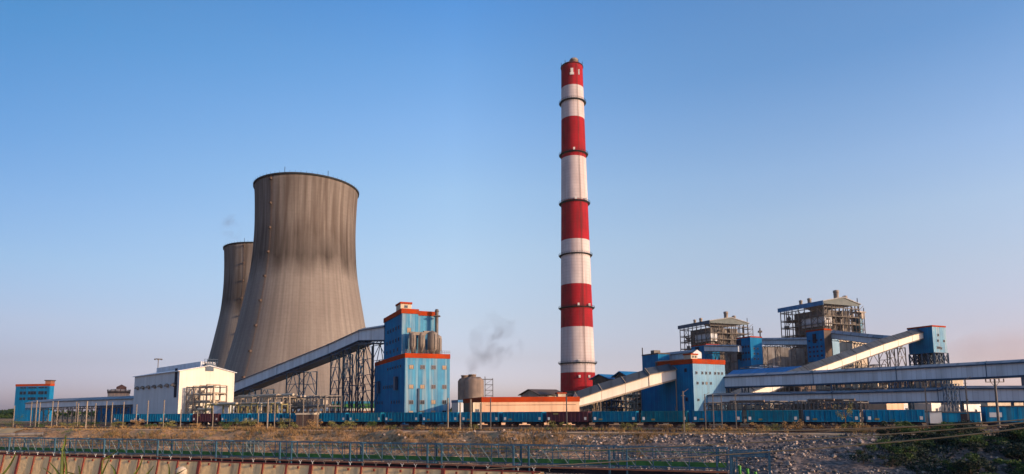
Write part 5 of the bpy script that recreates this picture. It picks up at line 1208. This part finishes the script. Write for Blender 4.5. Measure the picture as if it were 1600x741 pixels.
bushes = [(20, 122, 2.6, 4.0, 'leaf', 'dark green bush at the far left edge by the pipe'), (62, 137, 1.6, 1.4, 'leaf', ''), (108, 135, 2.4, 1.7, 'leaf_yellow', ''), (142, 136, 2.6, 1.6, 'leaf', ''), (182, 135, 2.2, 1.6, 'leaf_yellow', ''), (215, 134, 1.8, 2.0, 'straw', ''), (236, 132, 1.3, 1.2, 'leaf', ''), (265, 133, 2.0, 1.7, 'leaf_yellow', ''), (303, 134, 1.4, 1.3, 'straw', ''),
          (358, 120, 1.7, 2.6, 'leaf', 'olive bush drooping over the bank below the cream pipe rack'), (390, 130, 2.4, 2.2, 'leaf_yellow', 'rounded yellow green bush left of the tall pale post'), (405, 118, 1.5, 1.8, 'straw', ''), (452, 131, 2.4, 2.3, 'leaf_yellow', 'rounded yellow green bush beside the guard hut'), (490, 124, 1.6, 2.2, 'straw', ''), (520, 131, 1.4, 1.7, 'leaf_yellow', ''), (545, 130, 1.7, 1.8, 'leaf_yellow', ''), (583, 116, 1.2, 2.4, 'leaf', 'upright olive shrub on the bank below the blue tower'), (610, 131, 1.0, 1.2, 'leaf_yellow', ''), (655, 130, .9, 1.1, 'straw', ''),
          (741, 130, .9, 1.2, 'leaf_yellow', ''), (862, 129, .9, 1.9, 'leaf_yellow', 'spindly yellow green shrub in front of the brown wagon'), (884, 129, 1.0, 1.7, 'leaf_yellow', ''), (918, 128, .8, .9, 'leaf', ''), (972, 128, 1.0, 2.0, 'leaf_yellow', 'spindly shrub before the wagon below the cream gallery'), (990, 128, 1.2, 1.5, 'leaf_yellow', ''), (1040, 127, 1.4, 1.4, 'straw', ''), (1078, 127, 1.5, 2.0, 'leaf_yellow', 'yellow shrub between two wagons near the bracket pole'), (1130, 127, 1.2, 1.3, 'straw', ''), (1185, 127, 1.4, 1.7, 'straw', ''), (1205, 127, 1.4, 1.6, 'leaf_yellow', ''), (1232, 127, 1.1, 1.8, 'straw', ''), (1250, 127, 1.0, 2.1, 'straw', 'tall straw clump between two wagons'), (1275, 127, 1.2, 1.3, 'straw', ''), (1330, 126, 1.4, 1.7, 'leaf_yellow', ''), (1345, 126, 1.0, 1.5, 'straw', ''), (1405, 125, 1.4, 2.2, 'leaf', 'green shrub before the last blue wagon'), (1420, 124, 1.3, 1.2, 'leaf', ''),
          (1480, 122, 1.6, 1.2, 'leaf', ''), (1530, 122, 1.4, 1.2, 'leaf_yellow', '')]
kinds_ = {'leaf': 'small green bush', 'leaf_yellow': 'small yellow green bush', 'straw': 'dry straw coloured clump'}
where = {62: 'right of the leftmost posts', 108: 'before the far left gallery', 142: 'beside the tallest forward post', 182: 'below the round brown tank', 215: 'at the left corner of the white hall', 236: 'before the white hall wall', 265: 'below the vents of the white hall',
         303: 'at the sunlit corner of the white hall', 405: 'on the bank left of the tall post', 490: 'right of the guard hut', 520: 'left of the double trestle', 545: 'below the double trestle', 610: 'before the left face of the stepped blue tower', 655: 'before the sunlit face of the stepped blue tower',
         741: 'by the yellow white cabin', 884: 'right of the spindly shrub at the brown wagon', 918: 'at the right end of the brown wagon', 990: 'right of the spindly shrub below the cream gallery', 1040: 'before the dark blue annex', 1130: 'before the pale junction tower',
         1185: 'left of the wagon gap past the junction tower', 1205: 'at the wagon gap past the junction tower', 1232: 'left of the tall straw clump', 1275: 'right of the tall straw clump', 1330: 'below the slender small tree', 1345: 'right of the slender small tree',
         1420: 'right of the green shrub before the last blue wagon', 1480: 'below the pair of lattice masts', 1530: 'left of the crossarm power pole'}
for i, (px, t, r, h, mt_, lb) in enumerate(bushes):
    c = onT(px, t); c.z = zg(c) - .05
    bush('bush', lb or kinds_[mt_] + ' ' + where[px], c, r * 1.15, h * 1.15, mt_, int(420 * r), .26, 100 + i, group='bushes along the railway')
# tree against the lower gallery
c = onT(1321, 136); c.z = 0
bush('small_tree', 'slender small tree with sparse crown before the lower grey gallery', c, 1.6, 5.2, 'leaf_yellow', 420, .3, 300, cat='tree', stem=.45, trunk=.13)
for px, r, h in ((1586, 3.5, 3.4), (1610, 3.6, 3.8)):
    c = onT(px, 160); bush('small_tree', 'dark green tree by the red wall at the right edge' if px == 1586 else 'dark green tree cut by the right frame edge', c, r, h, 'leaf', 700, .4, 301 + px, cat='tree', stem=.3, trunk=.15)
# shrubs covering the right-hand bank
rnd = random.Random(77); i = 0
spots = []
for px in range(1350, 1640, 13):
    for t in (116, 111, 106.5, 102, 98, 94, 90):
        x = px + rnd.uniform(-7, 7)
        if 1530 < x < 1575 and rnd.random() < .8: continue
        if x < 1400 and rnd.random() < .55: continue
        if px < 1425 and t > 108 and rnd.random() < .5: continue
        spots.append((x, t + rnd.uniform(-1.5, 1.5)))
for x, t in spots:
    c = onT(x, t); c.z = zg(c) - .1; r = rnd.uniform(1.2, 2.2); h = rnd.uniform(1.2, 2.4)
    mt_ = rnd.choice(['leaf_dark', 'leaf_dark', 'leaf', 'leaf', 'leaf_dark'])
    if noise.noise(Vector((x * .01, t * .09, 60))) < -.12: continue 
    bush('shrub', {'leaf_dark': 'dark green shrub among the thicket on the right bank', 'leaf': 'lighter green shrub among the thicket on the right bank'}[mt_], c, r, h, mt_, int(420 * r), .34, 500 + i, group='shrubs of the thicket on the right bank'); i += 1
c = onT(1506, 88); c.z = zg(c) + 1.0; bush('shrub', 'silvery grey leafed shrub near the bottom right', c, 1.7, 2.4, 'leaf_grey', 260, .4, 990, group='shrubs of the thicket on the right bank')
c = onT(1575, 86); c.z = zg(c) + .3; bush('shrub', 'yellowish leafed shrub at the bottom right corner', c, 1.2, 2.0, 'leaf_yellow', 160, .4, 991, group='shrubs of the thicket on the right bank')
# dry grass (stuff)
m = MB(); rnd = random.Random(5)
def tuft(c, h, n, sp):
    for k in range(n):
        a = rnd.uniform(0, 6.28); b = c + Vector((math.cos(a), math.sin(a), 0)) * rnd.random() * sp; t = b + Vector((rnd.uniform(-.4, .4) * h, rnd.uniform(-.4, .4) * h, h * rnd.uniform(.5, 1.1))); w_ = Vector((math.cos(a + 1), math.sin(a + 1), 0)) * .05
        m.face([b - w_, b + w_, t])
for k in range(7500):
    s = rnd.uniform(-215, 95); t = rnd.choice([rnd.uniform(123.5, 138), rnd.uniform(123.5, 138), rnd.uniform(115.8, 118), rnd.uniform(104, 117), rnd.uniform(104, 117)])
    if t < 115 and s > -25: continue
    if abs(t - 128) < 1.4: continue
    dn = noise.noise(Vector((s * .07, t * .1, 5)))
    if dn < -.12: continue
    c = ST(s, t); c.z = zg(c) - .02; tuft(c, (rnd.uniform(.5, 1.5) if s > 0 else rnd.uniform(.35, 1.15)) if t > 119 else rnd.uniform(.25, .8), 7, .5)
tag(m.build('dry_grass', 'straw'), 'dry straw coloured grass along the railway and bank', 'grass', None, 'stuff')
m = MB()
for k in range(2600):
    s = rnd.uniform(-150, -18); t = rnd.uniform(103, 118)
    if noise.noise(Vector((s * .09, t * .08, 33))) < .02: continue
    c = ST(s, t); c.z = zg(c) - .02; tuft(c, rnd.uniform(.4, 1.3), 8, .6)
tag(m.build('brown_scrub', mk('brown_scrub_blades', (.23, .135, .065), (.12, .085, .04), vs_=.4, spec=.1)), 'orange brown scrub over the left and middle bank', 'scrub', None, 'stuff')
m = MB()
for k in range(1500):
    s = rnd.uniform(-215, 95); t = rnd.choice([rnd.uniform(130, 139), rnd.uniform(100, 117)])
    if t < 118 and s > -60 and s < 10: continue
    if noise.noise(Vector((s * .06, t * .1, 15))) < 0: continue
    c = ST(s, t); c.z = zg(c) - .02; tuft(c, rnd.uniform(.3, .8), 7, .5)
tag(m.build('green_weeds', 'leaf'), 'low green weeds scattered on the bank', 'weeds', None, 'stuff')
m = MB(); ico = [Vector(v).normalized() for v in ((0, 0, 1), (.9, 0, .3), (0, .9, .2), (-.9, .1, .3), (0, -.9, .25), (.5, .5, -.7), (-.5, -.4, -.7))]
tri = [(0, 1, 2), (0, 2, 3), (0, 3, 4), (0, 4, 1), (1, 5, 2), (2, 5, 3), (3, 6, 4), (4, 6, 1), (1, 6, 5), (3, 5, 6)]
dk = MB()
for k in range(9000):
    s = rnd.gauss(-8, 24) if k % 4 else rnd.uniform(-75, 78); t = rnd.uniform(88, 116.2)
    if s < -80 or s > 60: continue
    if noise.noise(Vector((s * .15, t * .2, 21))) < -.25: continue
    c = ST(s, t); c.z = zg(c) + .03; r = .08 + .36 * rnd.random() ** 3
    mm = m if rnd.random() < .55 else dk
    rot = Matrix.Rotation(rnd.uniform(0, 6.28), 3, 'Z') @ Matrix.Rotation(rnd.uniform(0, 1.5), 3, 'X')
    sx_, sy_, sz_ = rnd.uniform(.6, 1.3), rnd.uniform(.5, 1.1), rnd.uniform(.5, 1.0)
    i0 = len(mm.v); mm.v += [c + rot @ Vector((v.x * r * sx_, v.y * r * sy_, v.z * r * sz_)) for v in ico]
    for q in tri: mm.f.append([i0 + j for j in q]); mm.m.append(0); mm.sm.append(False)
tag(m.build('rubble', 'rock'), 'pale broken rubble strewn over the bank', 'rubble', None, 'stuff')
tag(dk.build('dark_rubble', mk('dark_rubble', (.11, .095, .09), (.06, .055, .055), vs_=1.5, rough=.9)), 'dark grey broken rubble strewn over the bank', 'rubble', None, 'stuff')
m = MB(); rnd = random.Random(31)
for k in range(15000):
    px = rnd.uniform(1370, 1660); t = rnd.uniform(86, 117.5)
    if noise.noise(Vector((px * .012, t * .12, 40))) < .0 - (px - 1400) * .0005: continue
    if 1535 < px < 1570 and rnd.random() < .7: continue
    c = onT(px, t); c.z = zg(c) + rnd.random() ** 1.6 * .8
    a = Vector((rnd.uniform(-1, 1), rnd.uniform(-1, 1), rnd.uniform(-.3, 1))).normalized() * .2; b = a.cross(Vector((rnd.uniform(-1, 1), rnd.uniform(-1, 1), rnd.uniform(-1, 1)))).normalized() * .12
    m.face([c - a, c + b, c + a, c - b])
tag(m.build('ground_cover', 'leaf_dark'), 'dark low undergrowth covering the right bank', 'undergrowth', None, 'stuff')
# far treeline
m = MB(); rnd = random.Random(12)
for k in range(5200):
    f = rnd.random(); Y = rnd.uniform(480, 700); px = rnd.uniform(-60, 1660) if rnd.random() < .6 else rnd.uniform(-60, 60)
    q = G(px, Y); h = 5.5 + 2.5 * noise.noise(Vector((px * .02, 0, 0))); q.z = rnd.random() * h
    a = Vector((rnd.uniform(-1, 1), rnd.uniform(-1, 1), rnd.uniform(-1, 1))).normalized() * 1.6; b = a.cross(Vector((rnd.uniform(-1, 1), rnd.uniform(-1, 1), rnd.uniform(-1, 1)))).normalized() * 1.4
    m.face([q - a, q + b, q + a, q - b])
tag(m.build('far_trees', 'leaf'), 'far low tree belt on the horizon', 'tree belt', None, 'stuff')
# reeds at the bottom left, close to the camera
reeds = [(3, 741, 24, 708, 9), (92, 760, 97, 708, 8.5), (99, 760, 98, 700, 8.6), (85, 750, 66, 731, 9), (92, 745, 76, 722, 9.5), (118, 760, 122, 728, 9), (150, 760, 172, 712, 9), (165, 716, 191, 697, 9.2), (178, 742, 172, 726, 9), (98, 700, 102, 680, 8.4), (205, 745, 222, 716, 9), (268, 745, 292, 732, 9), (120, 745, 90, 735, 9.3), (225, 745, 240, 728, 10), (258, 750, 262, 725, 10)]
for i, (x0, y0, x1, y1, Y) in enumerate(reeds):
    a, b = P(x0, y0, Y), P(x1, y1, Y); a2 = a + (a - b) * .2; m = MB(); n = 8
    side = Vector((1, .3, 0)).normalized() * .034
    if abs((b - a).x) > abs((b - a).z): side = Vector((0, .2, 1)).normalized() * .026
    bend = Vector((rnd.uniform(-.03, .03), .05, 0))
    for s_ in range(n):
        def pt(f): return a2.lerp(b, f) + bend * math.sin(f * 3.14)
        f0, f1 = s_ / n, (s_ + 1) / n; w0, w1 = (1 - f0 ** 2), (1 - f1 ** 2)
        fold = Vector((0, .02, 0))
        for q in (1, -1): m.face([pt(f0) + fold, pt(f0) + side * .5 * w0 * q, pt(f1) + side * .5 * w1 * q, pt(f1) + fold])
    gz = Vector((a2.x, a2.y, hfun(a2.dot(TA), a2.dot(TN)))); m.bar(a2, gz, .012)
    tag(m.build('reed', 'reed', None, gz), 'green reed leaf rising close to the camera at the bottom left', 'reed', 'reeds at the bottom left')

# ------------------------------------------------------------------ drifting smoke
def smoke(label, c, size, col, dens, scale, seed, lo=.5, hi=.8, rot=0):
    m = MB(); n = 16; rows = []
    for i in range(n + 1):
        th = math.pi * i / n; rows.append([Vector(c) + Matrix.Rotation(rot, 3, 'Y') @ Vector((math.sin(th) * math.cos(2 * math.pi * k / 24) * size[0], math.sin(th) * math.sin(2 * math.pi * k / 24) * size[1], math.cos(th) * size[2])) for k in range(24)])
    m.grid(rows[::-1], closed=True)
    mt_ = bpy.data.materials.new('smoke_volume'); mt_.use_nodes = True; nn = mt_.node_tree.nodes; l = mt_.node_tree.links; nn.remove(nn['Principled BSDF'])
    v = nn.new('ShaderNodeVolumePrincipled'); v.inputs['Color'].default_value = (*col, 1); v.inputs['Anisotropy'].default_value = .1
    t = nn.new('ShaderNodeTexCoord'); z = nn.new('ShaderNodeTexNoise'); z.inputs['Scale'].default_value = scale; z.inputs['Detail'].default_value = 4; z.inputs['Distortion'].default_value = 1.0
    mp = nn.new('ShaderNodeMapping'); mp.inputs['Location'].default_value = (seed, seed * 2, 0); l.new(t.outputs['Object'], mp.inputs['Vector']); l.new(mp.outputs[0], z.inputs['Vector'])
    r = nn.new('ShaderNodeMapRange'); r.inputs[1].default_value = lo; r.inputs[2].default_value = hi; l.new(z.outputs[0], r.inputs[0])
    # fade to nothing at the puff's own edge
    dv = nn.new('ShaderNodeVectorMath'); dv.operation = 'DIVIDE'; dv.inputs[1].default_value = size; l.new(t.outputs['Object'], dv.inputs[0])
    ln = nn.new('ShaderNodeVectorMath'); ln.operation = 'LENGTH'; l.new(dv.outputs[0], ln.inputs[0])
    fd = nn.new('ShaderNodeMapRange'); fd.inputs[1].default_value = 1; fd.inputs[2].default_value = .3; l.new(ln.outputs['Value'], fd.inputs[0])
    mu = nn.new('ShaderNodeMath'); mu.operation = 'MULTIPLY'; l.new(r.outputs[0], mu.inputs[0]); l.new(fd.outputs[0], mu.inputs[1])
    m2 = nn.new('ShaderNodeMath'); m2.operation = 'MULTIPLY'; m2.inputs[1].default_value = dens; l.new(mu.outputs[0], m2.inputs[0]); l.new(m2.outputs[0], v.inputs['Density'])
    l.new(v.outputs[0], nn['Material Output'].inputs['Volume'])
    tag(m.build('smoke', mt_, None, c), label, 'smoke', None, 'stuff')
smoke('thin grey smoke drifting above the brown silos', P(776, 532, 360), (17, 9, 19), (.32, .34, .40), .15, .07, 3, .48, .66)
smoke('faint grey smoke trail rising from the brown silos', P(737, 572, 345), (5, 4, 10), (.42, .44, .52), .10, .12, 12, .45, .66, .5)
smoke('broad pinkish smoke plume drifting at the far right', P(1575, 545, 900), (110, 60, 38), (.75, .55, .52),   .009, .012, 5, .3, .75, -.25)
smoke('wisp of grey smoke rising left of the rear cooling tower', P(362, 360, 528), (10, 9, 16), (.35, .4, .5), .07, .09, 8, .46, .7)
sc.cycles.volume_step_rate = 2; sc.cycles.volume_max_steps = 128

# ------------------------------------------------------------------ thin evening haze over the whole plant
m = MB(); m.obox((-1500, -60, -8), (3000, 0, 0), (0, 1600, 0), (0, 0, 320))
hz = bpy.data.materials.new('haze_volume'); hz.use_nodes = True; nn = hz.node_tree.nodes; nn.remove(nn['Principled BSDF'])
v = nn.new('ShaderNodeVolumePrincipled'); v.inputs['Color'].default_value = (.9, .88, .9, 1); v.inputs['Density'].default_value = .00003
hz.node_tree.links.new(v.outputs[0], nn['Material Output'].inputs['Volume'])
tag(m.build('haze', hz, None, (0, 500, -8)), 'thin evening haze over the plant', 'haze', None, 'stuff')
